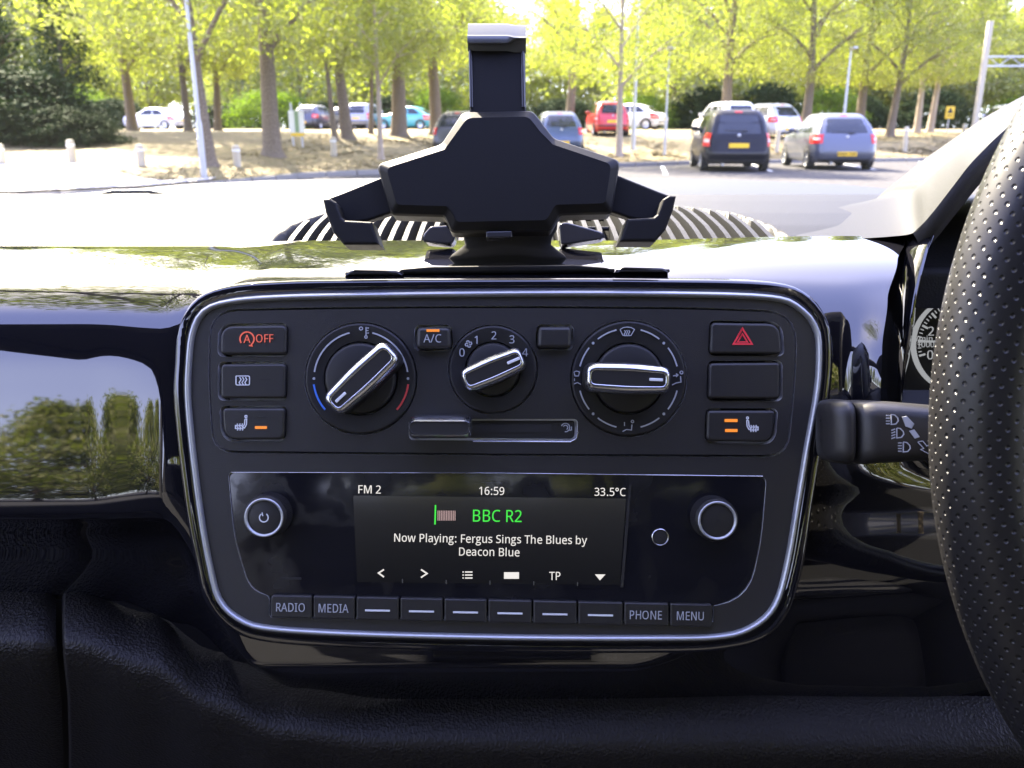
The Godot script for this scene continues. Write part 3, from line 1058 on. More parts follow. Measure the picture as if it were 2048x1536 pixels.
func build_radio() -> void:
	var ra := thing("car_radio", "gloss black car radio with lit display, two round knobs and a row of buttons", "radio", face)
	var loop := rounded([460, 948, 12, 1000, 950, 100, 1530, 957, 14, 1519, 1080, 40, 1494, 1194, 60, 1426, 1210, 2, 540, 1190, 6, 503, 1178, 30, 473, 1080, 40])
	var g := Geo.new()
	g.prism(on_face(grown(loop, 2.5)), -0.0088, -0.0007, 0.0)
	part("front_panel", g.mesh(), M.radio_gloss, ra)
	g = Geo.new()
	g.tube([Vector3(pt(462, 945).x, pt(462, 945).y, -0.0005), Vector3(pt(1000, 946.5).x, pt(1000, 946.5).y, -0.0005), Vector3(pt(1526, 953).x, pt(1526, 953).y, -0.0005)], [0.0002, 0.0002, 0.0003], 6)
	part("edge_line", g.mesh(), M.dark_chrome, ra)
	var sc := Node3D.new()
	sc.name = "display"
	ra.add_child(sc)
	sc.set_meta("label", "lit radio display reading FM 2, 16:59 and 33.5 degrees")
	var w := -0.0005
	g = Geo.new()
	g.prism(on_face(pairs([700, 962, 1266, 969, 1250, 1178, 711, 1170])), -0.0009, w, 0.0)
	part("glass", g.mesh(), M.radio_gloss, sc)
	g = Geo.new()
	var q := on_face(pairs([706, 991, 1252, 997, 1240, 1170, 714, 1164]))
	g.flat([Vector3(q[0].x, q[0].y, w + 0.0002), Vector3(q[1].x, q[1].y, w + 0.0002), Vector3(q[2].x, q[2].y, w + 0.0002), Vector3(q[3].x, q[3].y, w + 0.0002)], Vector3.BACK)
	part("screen_background", g.mesh(), M.screen_back, sc)
	g = Geo.new()
	q = on_face(pairs([1258, 970, 1263, 970, 1247, 1175, 1241, 1175]))
	g.prism(q, -0.0007, w + 0.0003, 0.0, false)
	part("screen_edge", g.mesh(), M.satin, sc)
	var h := w + 0.0003
	text("FM 2", 15, 739, 979, h, M.screen_white, sc, "screen_lettering", -0.6)
	text("16:59", 15, 983, 982, h, M.screen_white, sc, "screen_lettering", -0.6, 0.95)
	text("33.5°C", 15, 1220, 984, h, M.screen_white, sc, "screen_lettering", -0.6, 0.95)
	text("BBC R2", 24, 994, 1032, h, M.screen_green, sc, "screen_lettering", -0.6, 0.94)
	text("Now Playing: Fergus Sings The Blues by", 14.5, 980, 1078, h, M.screen_white, sc, "screen_lettering", -0.8, 0.972)
	text("Deacon Blue", 14.5, 978, 1104, h, M.screen_white, sc, "screen_lettering", -0.8, 0.97)
	text("TP", 12, 1110, 1152, h, M.screen_white, sc, "screen_lettering", 0, 0.95)
	var bars := []
	for k in 11:
		bars.append(pairs([876 + k * 3.4, 1021 + k * 0.03, 876 + k * 3.4, 1041]))
	icon(bars, 1.9, h, M.screen_pink, sc, "screen_symbol")
	icon([pairs([871, 1010, 870, 1049])], 3.0, h, M.screen_green, sc, "screen_symbol")
	icon([pairs([768, 1139, 757, 1146, 768, 1154]), pairs([842, 1139, 854, 1147, 842, 1155])], 2.8, h, M.screen_white, sc, "screen_symbol")
	var list := []
	for k in 3:
		list.append(pairs([925, 1144 + k * 6, 927.5, 1144 + k * 6]))
		list.append(pairs([930, 1144 + k * 6, 945, 1144 + k * 6]))
	icon(list, 2.4, h, M.screen_white, sc, "screen_symbol")
	icon([pairs([1008, 1151, 1038, 1151])], 13, h, M.screen_white, sc, "screen_symbol")
	g = Geo.new()
	g.prism(on_face(pairs([1190, 1149, 1211, 1149, 1200, 1161])), w, h, 0.0, false)
	part("screen_symbol", g.mesh(), M.screen_white, sc)
	for k in 5:
		icon([pairs([805 + k * 87.5, 1158 + k * 1.5, 805 + k * 87.5, 1166 + k * 1.5])], 2.0, h, M.screen_dim, sc, "screen_symbol")
	# knobs: knurled side, silver ring, dark face
	for kn in [["volume_knob", 541.0, 1028.0], ["tuning_knob", 1424.0, 1034.0]]:
		var k := Node3D.new()
		k.name = kn[0]
		ra.add_child(k)
		var c := pt(kn[1], kn[2])
		k.position = Vector3(c.x, c.y, -0.0016)
		g = Geo.new()
		var r := len_of(44)
		var rows := []
		for lv in [[1.0, 0.0], [1.0, 0.0035], [0.985, 0.0085], [0.95, 0.0098]]:
			var row := PackedVector3Array()
			for s in 144:
				var a := TAU * s / 144
				var rr: float = r * lv[0] * (1.0 if s % 2 == 0 or lv[0] < 0.96 else 0.978)
				row.append(Vector3(cos(a) * rr, sin(a) * rr, lv[1]))
			rows.append(row)
		g.patch(rows, true, false)
		part("knurled_side", g.mesh(), M.button, k)
		g = Geo.new()
		var f := len_of(38)
		g.revolve([Vector2(r * 0.95, 0.0098), Vector2(f, 0.0112)], 64)
		part("collar", g.mesh(), M.button, k)
		g = Geo.new()
		g.revolve([Vector2(f, 0.0112), Vector2(f - 0.0002, 0.0117), Vector2(f - 0.0008, 0.0117), Vector2(f - 0.0012, 0.0108)], 64)
		part("silver_ring", g.mesh(), M.silver, k)
		g = Geo.new()
		g.revolve([Vector2(f - 0.0011, 0.0106), Vector2(f * 0.6, 0.011), Vector2(0.0001, 0.0111)], 48)
		part("face", g.mesh(), M.button, k)
		if kn[0] == "volume_knob":
			g = Geo.new()
			var p := []
			for s in 25:
				var a := deg_to_rad(lerpf(125, 415, s / 24.0))
				p.append(Vector2(cos(a), sin(a)) * len_of(8.5))
			g.line(p, len_of(2), 0.0113)
			g.line([Vector2(-len_of(2), len_of(3)), Vector2(-len_of(3.5), len_of(10))], len_of(2), 0.0113)
			part("power_symbol", g.mesh(), M.print, k)
	# aux socket
	g = Geo.new()
	var c2 := pt(1321, 1075)
	g.xf = Transform3D(Basis(), Vector3(c2.x, c2.y, -0.0007))
	g.revolve([Vector2(len_of(17.5), 0.0), Vector2(len_of(16.5), 0.0005), Vector2(len_of(15), 0.0004), Vector2(len_of(13.5), -0.0005)], 40)
	part("socket_ring", g.mesh(), M.dark_chrome, ra)
	g = Geo.new()
	g.xf = Transform3D(Basis(), Vector3(c2.x, c2.y, -0.0003))
	g.revolve([Vector2(len_of(13.5), -0.0002), Vector2(0.0001, -0.0001)], 32)
	part("socket_hole", g.mesh(), M.dark, ra)
	icon([pairs([562, 1157, 603, 1157])], 4, -0.0006, M.dark, ra, "card_slot")
	# the row of ten buttons
	var ex := [540, 625, 711, 799, 887, 975, 1065, 1155, 1247, 1339, 1426]
	for k in 10:
		var x0: float = ex[k] + 1.3
		var x1: float = ex[k + 1] - 1.3
		var y0 := lerpf(1190, 1209, (x0 - 540) / 886.0)
		var y1 := lerpf(1190, 1209, (x1 - 540) / 886.0)
		var b := make_button("button", rounded([x0, y0, 4 if k else 9, x1, y1, 4 if k < 9 else 6, x1, y1 + 46, 4, x0, y0 + 46, 4]), ra, 3.5, 0.0016)
		var cx := (x0 + x1) / 2
		var cy := (y0 + y1) / 2 + 23
		var says: String = {0: "RADIO", 1: "MEDIA", 8: "PHONE", 9: "MENU"}.get(k, "")
		if says:
			text(says, 17, cx - 2, cy + 1, 0.0018, M.print_dim, b, "lettering", -0.9, 0.86)
		else:
			icon([pairs([cx - 25, cy + 3, cx + 25, cy + 3.8])], 3.4, 0.0018, M.print, b, "bar_mark")


# ---------------------------------------------------------------- phone holder

func loop_at(a: Array, away: float) -> PackedVector2Array:   # outline on a plane parallel to the face
	var out := PackedVector2Array()
	for p: Vector2 in a:
		out.append(Vector2(p.x - 1024, 768 - p.y) * away / STEP)
	return out


func build_holder() -> void:
	var ph := thing("phone_holder", "black plastic phone holder clamped on the dashboard, empty, with hooked side arms", "phone holder", Transform3D(face.basis, EYE))
	var g := Geo.new()
	var d := 0.355
	# shield-shaped front plate
	var corners := [924, 218, 14, 1066, 215, 14, 1109, 271, 10, 1243, 316, 16, 1226, 424, 12, 1121, 427, 8, 1104, 458, 10, 901, 462, 10, 887, 430, 8, 780, 427, 12, 750, 324, 16, 881, 283, 10]
	var plain_corners := PackedVector2Array()
	for k in 12:
		plain_corners.append(Vector2(corners[k * 3], corners[k * 3 + 1]))
	var inner := func(by: float) -> PackedVector2Array:
		var q := Geo.inset(plain_corners, by)
		var out := []
		for k in 12:
			out.append_array([q[k].x, q[k].y, corners[k * 3 + 2] * 0.8])
		return loop_at(rounded(out, 4), d)
	var lp: PackedVector2Array = inner.call(0.0)
	var rows := [Geo.row3(lp, -d - 0.016), Geo.row3(lp, -d - 0.0045), Geo.row3(inner.call(3.0), -d - 0.0030), Geo.row3(inner.call(15.0), -d - 0.0006), Geo.row3(inner.call(18.0), -d)]
	g.patch(rows.slice(0, 2), true, true)
	g.patch(rows.slice(1, 3), true, true)
	g.patch(rows.slice(2, 4), true, true)
	g.patch(rows.slice(3, 5), true, true)
	g.cap(inner.call(18.0), -d, true)
	g.cap(lp, -d - 0.016, false)
	part("front_plate", g.mesh(), M.holder, ph)
	# small latch under the plate, screw in its middle
	g = Geo.new()
	g.prism(loop_at(rounded([972, 462, 3, 1024, 461, 3, 1024, 474, 3, 972, 475, 3]), d + 0.002), -d - 0.012, -d - 0.002, 0.0006)
	part("release_latch", g.mesh(), M.holder_gloss, ph)
	# sliding arm and its top hook
	g = Geo.new()
	var arm := loop_at(rounded([937, 70, 4, 1050, 70, 4, 1053, 300, 4, 941, 300, 4]), d + 0.008)
	g.prism(arm, -d - 0.014, -d - 0.008, 0.001, true, true)
	part("sliding_arm", g.mesh(), M.holder, ph)
	for s in [941.0, 1045.0]:
		g = Geo.new()
		g.tube([Vector3(0, 0, -1) * (d + 0.008) + Vector3(s - 1024, 768 - 100, 0) * (d + 0.008) / STEP, Vector3(0, 0, -1) * (d + 0.008) + Vector3(s + 2 - 1024, 768 - 215, 0) * (d + 0.008) / STEP], [0.0009, 0.0009], 6)
		part("guide_edge", g.mesh(), M.holder_gloss, ph)
	g = Geo.new()
	var hook := []
	var dk := d + 0.008
	for sx: float in [936.0, 940.0, 1015.0, 1030.0, 1040.0, 1052.0]:
		var u := (sx - 1024) * dk / STEP
		var lift := 0.0 if sx < 1020 else -0.0006
		var y0 := (768 - 46.0) * dk / STEP + lift
		hook.append(PackedVector3Array([
			Vector3(u, y0 - 0.012, -dk - 0.001), Vector3(u, y0 - 0.002, -dk - 0.002), Vector3(u, y0 - 0.0002, -dk - 0.0016), Vector3(u, y0, -dk - 0.0008), Vector3(u, y0 - 0.0008, -dk + 0.0004), Vector3(u, y0 - 0.0066, -dk + 0.0042),
			Vector3(u, y0 - 0.0074, -dk + 0.0048), Vector3(u, y0 - 0.0078, -dk + 0.0054), Vector3(u, y0 - (0.0106 if sx < 1020 else 0.0082), -dk + 0.0057), Vector3(u, y0 - (0.0108 if sx < 1020 else 0.0083), -dk + 0.0042), Vector3(u, y0 - 0.0082, -dk + 0.003), Vector3(u, y0 - 0.012, -dk + 0.0006)]))
	g.patch(hook, true, true)
	for e in [0, 5]:
		g.flat(Array(hook[e].slice(1, 11)), Vector3.LEFT if e == 0 else Vector3.RIGHT)
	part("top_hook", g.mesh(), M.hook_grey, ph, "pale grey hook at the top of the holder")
	# side arms: a blade behind the plate and an L-shaped hook at its end
	for s in [-1.0, 1.0]:
		var side := Node3D.new()
		side.name = "side_arm"
		ph.add_child(side, true)
		var mid := 999.0
		var blade := []
		for p: Vector2 in pairs([215, 345, 322, 388, 350, 398, 332, 440, 300, 446, 262, 441, 215, 425]):
			blade.append(Vector2(mid + s * p.x, p.y - (0.0 if s < 0 else 4.0)))
		g = Geo.new()
		g.prism(loop_at(blade, d + 0.010), -d - 0.016, -d - 0.010, 0.001, false, true)
		part("blade", g.mesh(), M.holder, side)
		var claw := []
		for p: Vector2 in pairs([354, 397, 340, 396, 327, 404, 316, 434, 309, 440, 256, 443, 240, 489, 312, 489, 333, 465, 348, 425]):
			claw.append(Vector2(mid + s * p.x, p.y - (0.0 if s < 0 else 6.0)))
		g = Geo.new()
		g.prism(loop_at(claw, d - 0.001), -d - 0.014, -d + 0.001, 0.0012, false, true)
		part("claw", g.mesh(), M.holder, side)
	# neck, ball collar, base and feet
	g = Geo.new()
	var prof := [[440, 100, 0.0], [462, 98, 0.0], [478, 88, 0.0], [492, 86, 0.001], [500, 96, 0.002], [512, 112, 0.003], [520, 118, 0.004], [530, 108, 0.006], [534, 122, 0.008], [546, 126, 0.01]]
	var base_away := 0.386
	rows = []
	for p in prof:
		var row := PackedVector3Array()
		var hw: float = p[1] * base_away / STEP
		for k in 32:
			var a := TAU * k / 32
			row.append(Vector3(-8 * base_away / STEP + cos(a) * hw, (768 - p[0]) * base_away / STEP + 0.0006 * cos(a * 4), -base_away + sin(a) * hw * 0.25))
		rows.append(row)
	g.patch(rows, true)
	part("neck", g.mesh(), M.rubber, ph)
	for s in [[845.0, 912.0, -1.0], [1118.0, 1210.0, 1.0]]:
		g = Geo.new()
		var far := 0.412
		var a: float = s[0]
		var b: float = s[1]
		var wing := rounded([a, 470 if s[2] < 0 else 446, 8, a + 16, 452 if s[2] < 0 else 444, 6, b - 4, 450 if s[2] < 0 else 464, 8, b, 474, 8, b - 8, 488 if s[2] < 0 else 478, 8, a + 4, 484 if s[2] < 0 else 490, 8], 4)
		g.prism(loop_at(wing, far), -far - 0.012, -far, 0.0008, true, true)
		part("locking_lever", g.mesh(), M.holder_gloss, ph)
	g = Geo.new()
	var plate := loop_at(rounded([804, 541, 4, 862, 536, 8, 1148, 533, 8, 1210, 538, 4, 1228, 546, 2, 800, 550, 2]), 0.378)
	g.prism(plate, -0.40, -0.372, 0.001, true, true)
	part("base_plate", g.mesh(), M.holder, ph)
	for s in [[692.0, 812.0, 548.0], [1226.0, 1338.0, 543.0]]:
		g = Geo.new()
		g.prism(loop_at(rounded([s[0], s[2] + 4, 3, s[0] + 16, s[2] - 7, 6, s[1] - 16, s[2] - 5, 6, s[1], s[2] + 3, 3], 4), 0.376), -0.395, -0.371, 0.001, true, true)
		part("foot", g.mesh(), M.holder_gloss, ph)


# ---------------------------------------------------------------- wheel, instruments, stalk

func build_driver_side() -> void:
	# instruments
	var ins := thing("instrument_cluster", "dark rev counter behind the steering wheel, its white ring partly hidden", "instrument", Transform3D(face.basis, EYE + face.basis * Vector3(0, 0, -0.5)))
	var k := 0.5 / STEP
	var at := func(x: float, y: float) -> Vector2: return Vector2(x - 1024, 768 - y) * k
	var g := Geo.new()
	var lp := PackedVector2Array()
	for p: Vector2 in rounded([1790, 500, 20, 2400, 470, 20, 2400, 850, 20, 1790, 850, 20]):
		lp.append(at.call(p.x, p.y))
	g.prism(lp, -0.01, 0.0, 0.002)
	part("face_plate", g.mesh(), M.pad_dark, ins)
	var c: Vector2 = at.call(1916, 690)
	g = Geo.new()
	g.xf = Transform3D(Basis(), Vector3(c.x, c.y, 0.0))
	g.revolve([Vector2(96 * k, 0.0005), Vector2(95.5 * k, 0.005), Vector2(94 * k, 0.006), Vector2(92 * k, 0.005), Vector2(91.5 * k, 0.002)], 64)
	part("glowing_ring", g.mesh(), M.dial_added_glow, ins)
	g = Geo.new()
	g.xf = Transform3D(Basis(), Vector3(c.x, c.y, 0.0))
	g.revolve([Vector2(88 * k, 0.002), Vector2(0.0001, 0.0021)], 48)
	part("dial_face", g.mesh(), M.dark, ins)
	g = Geo.new()
	for t in 33:
		var a := deg_to_rad(195.0 - t * 5.25)
		var dir := Vector2(cos(a), sin(a))
		var big := t % 4 == 0
		g.line([c + dir * k * 85.0, c + dir * k * (72.0 if big else 78.0)], k * (4.0 if big else 1.8), 0.0025)
	part("glowing_scale_mark", g.mesh(), M.dial_added_glow, ins)
	for t in [["2", 1858.0, 663.0, 18.0], ["0", 1856.0, 710.0, 18.0], ["1/min", 1840.0, 678.0, 7.0], ["x1000", 1843.0, 689.0, 7.0]]:
		var tm := TextMesh.new()
		var f := SystemFont.new()
		f.font_names = PackedStringArray(["Droid Sans"])
		tm.font = f
		tm.text = t[0]
		tm.font_size = 48
		tm.pixel_size = t[3] * k / (0.714 * 48)
		tm.depth = 0.0003
		var o := part("glowing_numeral", tm, M.dial_added_glow, ins)
		var p: Vector2 = at.call(t[1], t[2])
		o.position = Vector3(p.x, p.y, 0.0026)
	g = Geo.new()
	var n0: Vector2 = at.call(1826, 684)
	g.rbox(Vector3((n0.x + c.x) / 2, n0.y, 0.006), Vector3(c.x - n0.x, 0.0012, 0.001), 0.0004, false)
	part("glowing_needle", g.mesh(), M.dial_added_glow, ins)

	# stalk
	var st := thing("indicator_stalk", "black light stalk with white headlamp symbols beside the steering wheel", "stalk", Transform3D(face.basis, EYE + face.basis * Vector3(0, 0, -0.335)))
	var s := 0.335 / STEP
	var body := [[1712, 804, 928, 0.0], [1722, 801, 931, 0.004], [1745, 801, 929, 0.006], [1800, 804, 926, 0.0065], [1860, 809, 922, 0.006], [1920, 815, 916, 0.004], [2010, 824, 905, 0.0]]
	var tip := [[1660, 845, 885, -0.012], [1661, 822, 910, -0.008], [1664, 810, 920, -0.003], [1672, 802, 926, 0.001], [1690, 799, 930, 0.004], [1704, 800, 931, 0.003], [1708, 803, 928, 0.0]]
	for q in [["tip", tip], ["lever", body]]:
		g = Geo.new()
		var rows := []
		for b in q[1]:
			var row := PackedVector3Array()
			var cy: float = (768 - (b[1] + b[2]) / 2.0) * s
			var hy: float = (b[2] - b[1]) / 2.0 * s
			for t in 28:
				var a := TAU * t / 28
				var ca := cos(a)
				var sa := sin(a)
				row.append(Vector3((b[0] - 1024) * s, cy + hy * signf(sa) * pow(absf(sa), 0.5), -0.010 + (0.011 + b[3]) * signf(ca) * pow(absf(ca), 0.5)))
			rows.append(row)
		g.patch(rows, true)
		if q[0] == "tip":
			var ring: PackedVector3Array = rows[0]
			g.flat(Array(ring), Vector3.LEFT)
		part(q[0], g.mesh(), M.button, st)
	g = Geo.new()
	var zf := 0.0078
	var sp := func(a: Array) -> Array:
		var out := []
		for p: Vector2 in a:
			out.append(Vector2(p.x - 1024, 768 - p.y) * 0.327 / STEP)
		return out
	for hl in [[1788, 839, 0.0], [1799, 866, 3.0], [1812, 894, 0.0]]:
		g.line(sp.call(pairs([hl[0] - 5, hl[1] - 10, hl[0] + 2, hl[1] - 9, hl[0] + 8, hl[1] - 3, hl[0] + 9, hl[1] + 3, hl[0] + 4, hl[1] + 9, hl[0] - 5, hl[1] + 10, hl[0] - 5, hl[1] - 10])), 0.0004, zf)
		for t in 4:
			g.line(sp.call(pairs([hl[0] - 8, hl[1] - 8 + t * 5.5, hl[0] - 16, hl[1] - 8 + t * 5.5 + hl[2]])), 0.0004, zf)
	part("headlamp_symbols", g.mesh(), M.print_dim, st)
	g = Geo.new()
	for ar in [[1805, 834, 1814, 832, 1829, 848, 1822, 850, 1824, 857, 1812, 853], [1819, 862, 1829, 859, 1840, 874, 1830, 877]]:
		g.prism(PackedVector2Array(sp.call(pairs(ar))), zf - 0.0003, zf + 0.0001, 0.0, false)
	g.line(sp.call(pairs([1836, 884, 1846, 882, 1854, 892, 1862, 888, 1862, 910, 1842, 899, 1848, 897, 1836, 884])), 0.0003, zf)
	part("arrow_symbols", g.mesh(), M.print_dim, st)

	# steering wheel
	var tilt := Basis(Vector3.RIGHT, deg_to_rad(-12.0))
	var rw := 0.178
	var tr := 0.0165
	var leftmost := spot(1868, 822, 0.262)
	var sw := thing("steering_wheel", "black perforated leather steering wheel rim at the right edge", "steering wheel", Transform3D(tilt, leftmost + Vector3(rw + tr, 0, 0)))
	g = Geo.new()
	var rows2 := []
	for i in 241:
		var a := TAU * i / 240
		var row := PackedVector3Array()
		for j in 49:
			var b := TAU * j / 48
			var r := rw + cos(b) * tr
			row.append(Vector3(cos(a) * r, sin(a) * r, sin(b) * tr * 0.94))
		rows2.append(row)
	g.patch(rows2, false, true, 21.0, 224.0)
	part("rim", g.mesh(), M.leather, sw)
	g = Geo.new()
	g.revolve([Vector2(0.0001, 0.0), Vector2(0.05, -0.002), Vector2(0.07, -0.012), Vector2(0.075, -0.03), Vector2(0.06, -0.05), Vector2(0.04, -0.12)], 40)
	part("hub", g.mesh(), M.pad_dark, sw)
	for a in [-8.0, 188.0, 270.0]:
		g = Geo.new()
		var dir := Vector3(cos(deg_to_rad(a)), sin(deg_to_rad(a)), 0)
		g.tube([dir * 0.05 + Vector3(0, 0, -0.025), dir * 0.11 + Vector3(0, 0, -0.02), dir * 0.178], [0.022, 0.018, 0.012], 12)
		part("spoke", g.mesh(), M.button, sw)


# ---------------------------------------------------------------- the car round the cabin

func build_car_shell() -> void:
	var car := thing("silver_car", "car whose cabin the picture is taken from, with pale silver bonnet and dark roof lining", "car")
	var g := Geo.new()
	# roof, slightly domed
	var rows := []
	for z in [-0.06, 0.0, 0.2, 0.6, 1.0, 1.4, 1.75]:
		var row := PackedVector3Array()
		for i in 11:
			var u := (i - 5) / 5.0
			row.append(Vector3(u * 0.66, 1.455 - 0.045 * pow(absf(u), 2.5) - 0.02 * pow(absf(z - 0.7), 2.0) - 0.09 * pow(maxf(0.0, z - 1.2), 2.0), z))  # rear drop added to help shut off the unseen rear window
		rows.append(row)
	g.patch(rows)
	var up := []
	for r in rows:
		var q := PackedVector3Array()
		for p in r:
			q.append(p + Vector3(0, 0.03, 0))
		up.append(q)
	g.patch(up)
	part("roof", g.mesh(), M.liner, car)
	for s in [-1.0, 1.0]:
		g = Geo.new()
		g.tube([Vector3(s * 0.70, 1.02, -0.92), Vector3(s * 0.665, 1.2, -0.52), Vector3(s * 0.63, 1.36, -0.16), Vector3(s * 0.62, 1.415, 0.0)], [0.035, 0.04, 0.045, 0.045], 10)
		part("windscreen_pillar", g.mesh(), M.liner, car)
		g = Geo.new()
		g.tube([Vector3(s * 0.62, 1.415, 0.0), Vector3(s * 0.63, 1.42, 0.6), Vector3(s * 0.62, 1.41, 1.2), Vector3(s * 0.60, 1.36, 1.75)], [0.04, 0.04, 0.04, 0.05], 10)
		part("roof_rail", g.mesh(), M.liner, car)
		g = Geo.new()
		g.tube([Vector3(s * 0.72, 0.85, 1.06), Vector3(s * 0.66, 1.41, 1.1)], [0.055, 0.05], 10)
		part("door_pillar", g.mesh(), M.liner, car)
		g = Geo.new()
		g.tube([Vector3(s * 0.70, 0.95, 1.5), Vector3(s * 0.62, 1.38, 1.62)], [0.12, 0.10], 10)
		part("rear_pillar", g.mesh(), M.liner, car)
		g = Geo.new()
		g.rbox(Vector3(s * 0.74, 0.57, 0.35), Vector3(0.10, 0.70, 2.8), 0.04)
		part("door", g.mesh(), M.liner, car)
	g = Geo.new()
	g.rbox(Vector3(0, 0.785, 1.85), Vector3(1.4, 1.17, 0.12), 0.04)  # unseen, built extra high so the radio gloss mirrors less rear window
	part("raised_tailgate", g.mesh(), M.liner, car)
	g = Geo.new()
	g.rbox(Vector3(0, 0.24, 0.4), Vector3(1.5, 0.06, 3.0), 0.02)
	part("floor_pan", g.mesh(), M.cloth, car)
	g = Geo.new()
	g.rbox(Vector3(0, 0.68, -1.0), Vector3(1.46, 0.7, 0.06), 0.02)
	part("bulkhead", g.mesh(), M.dark, car)
	# bonnet
	g = Geo.new()
	rows = []
	for p in [[0.93, 1.064], [1.0, 1.072], [1.1, 1.0765], [1.25, 1.0765], [1.4, 1.0725], [1.52, 1.065], [1.65, 1.04], [1.76, 0.98], [1.82, 0.85], [1.85, 0.55]]:
		var row := PackedVector3Array()
		for i in 13:
			var u := (i - 6) / 6.0
			row.append(Vector3(u * 0.76, p[1] - 0.035 * pow(absf(u), 4.0), -p[0] + 0.12 * u * u))
		rows.append(row)
	g.patch(rows)
	part("bonnet", g.mesh(), M.bonnet_paint, car, "pale silver bonnet beyond the windscreen")
	# windscreen
	var ws := thing("windscreen", "clear curved windscreen between dashboard and car park", "windscreen")
	g = Geo.new()
	rows = []
	for i in 9:
		var t := i / 8.0
		var row := PackedVector3Array()
		for j in 13:
			var u := (j - 6) / 6.0
			row.append(Vector3(u * lerpf(0.69, 0.60, t), lerpf(1.058, 1.425, t) + 0.012 * sin(t * PI), lerpf(-0.93, -0.04, t) + 0.06 * u * u))
		rows.append(row)
	g.patch(rows)
	part("pane", g.mesh(), M.glass, ws)
	# wiper resting at the foot of the windscreen
	var wi := thing("wiper_blade", "black wiper blade lying at the foot of the windscreen", "wiper")
	g = Geo.new()
	g.tube([spot(120, 393, 0.93), spot(205, 388, 0.935), spot(225, 383.5, 0.94), spot(300, 383, 0.95), spot(326, 388, 0.955), spot(420, 396, 0.96)], [0.002, 0.002, 0.0022, 0.0022, 0.0018, 0.002], 8)
	part("blade", g.mesh(), M.trim_black, wi)
	g = Geo.new()
	g.tube([spot(300, 392, 0.96), spot(420, 398, 0.97), spot(520, 404, 0.985)], [0.004, 0.004, 0.005], 8)
	part("arm", g.mesh(), M.trim_black, wi)
	# front seats: behind the viewer, mirrored in the trim
	for s in [-0.36, 0.36]:
		var seat := Node3D.new()
		seat.name = "front_seat"
		seat.position = Vector3(s, 0.27, 0.45)
		car.add_child(seat, true)
		g = Geo.new()
		g.rbox(Vector3(0, 0.14, 0), Vector3(0.48, 0.2, 0.5), 0.07)
		part("cushion", g.mesh(), M.cloth, seat)
		g = Geo.new()
		g.xf = Transform3D(Basis(Vector3.RIGHT, deg_to_rad(18)), Vector3(0, 0.47, 0.3))
		g.rbox(Vector3.ZERO, Vector3(0.46, 0.58, 0.12), 0.055)
		part("backrest", g.mesh(), M.cloth, seat)
		g = Geo.new()
		g.xf = Transform3D(Basis(Vector3.RIGHT, deg_to_rad(14)), Vector3(0, 0.84, 0.4))
		g.rbox(Vector3.ZERO, Vector3(0.25, 0.17, 0.09), 0.04)
		part("head_restraint", g.mesh(), M.cloth, seat)
	var bench := Node3D.new()
	bench.name = "rear_bench"
	bench.position = Vector3(0, 0.27, 1.3)
	car.add_child(bench)
	g = Geo.new()
	g.rbox(Vector3(0, 0.14, 0), Vector3(1.2, 0.2, 0.5), 0.07)
	part("cushion", g.mesh(), M.cloth, bench)
	g = Geo.new()
	g.xf = Transform3D(Basis(Vector3.RIGHT, deg_to_rad(15)), Vector3(0, 0.52, 0.28))
	g.rbox(Vector3.ZERO, Vector3(1.2, 0.68, 0.14), 0.06)
	part("backrest", g.mesh(), M.cloth, bench)
	for s in [-0.33, 0.33]:
		g = Geo.new()
		g.rbox(Vector3(s, 0.93, 0.38), Vector3(0.26, 0.17, 0.09), 0.04)
		part("head_restraint", g.mesh(), M.cloth, bench)


# ---------------------------------------------------------------- the ground

func kerb_at(x: float) -> float:
	var keys := [-60.0, 8.0, -14.0, 12.0, -8.0, 14.0, -6.5, 15.4, -6.2, 16.4, -5.6, 18.6, -5.0, 20.7, -3.6, 22.2, -0.3, 24.6, 4.3, 27.2, 6.1, 28.7, 14.7, 31.2, 25.0, 33.0, 60.0, 36.0]
	if x <= keys[0]:
		return keys[1]
	for k in range(0, keys.size() - 2, 2):
		if x < keys[k + 2]:
			return lerpf(keys[k + 1], keys[k + 3], (x - keys[k]) / (keys[k + 2] - keys[k]))
	return keys[keys.size() - 1]


func ground_y(x: float, ahead: float) -> float:
	var k := kerb_at(x)
	if ahead < k:
		return 0.0
	return minf(0.12 + 0.05 * (ahead - k), 1.02)


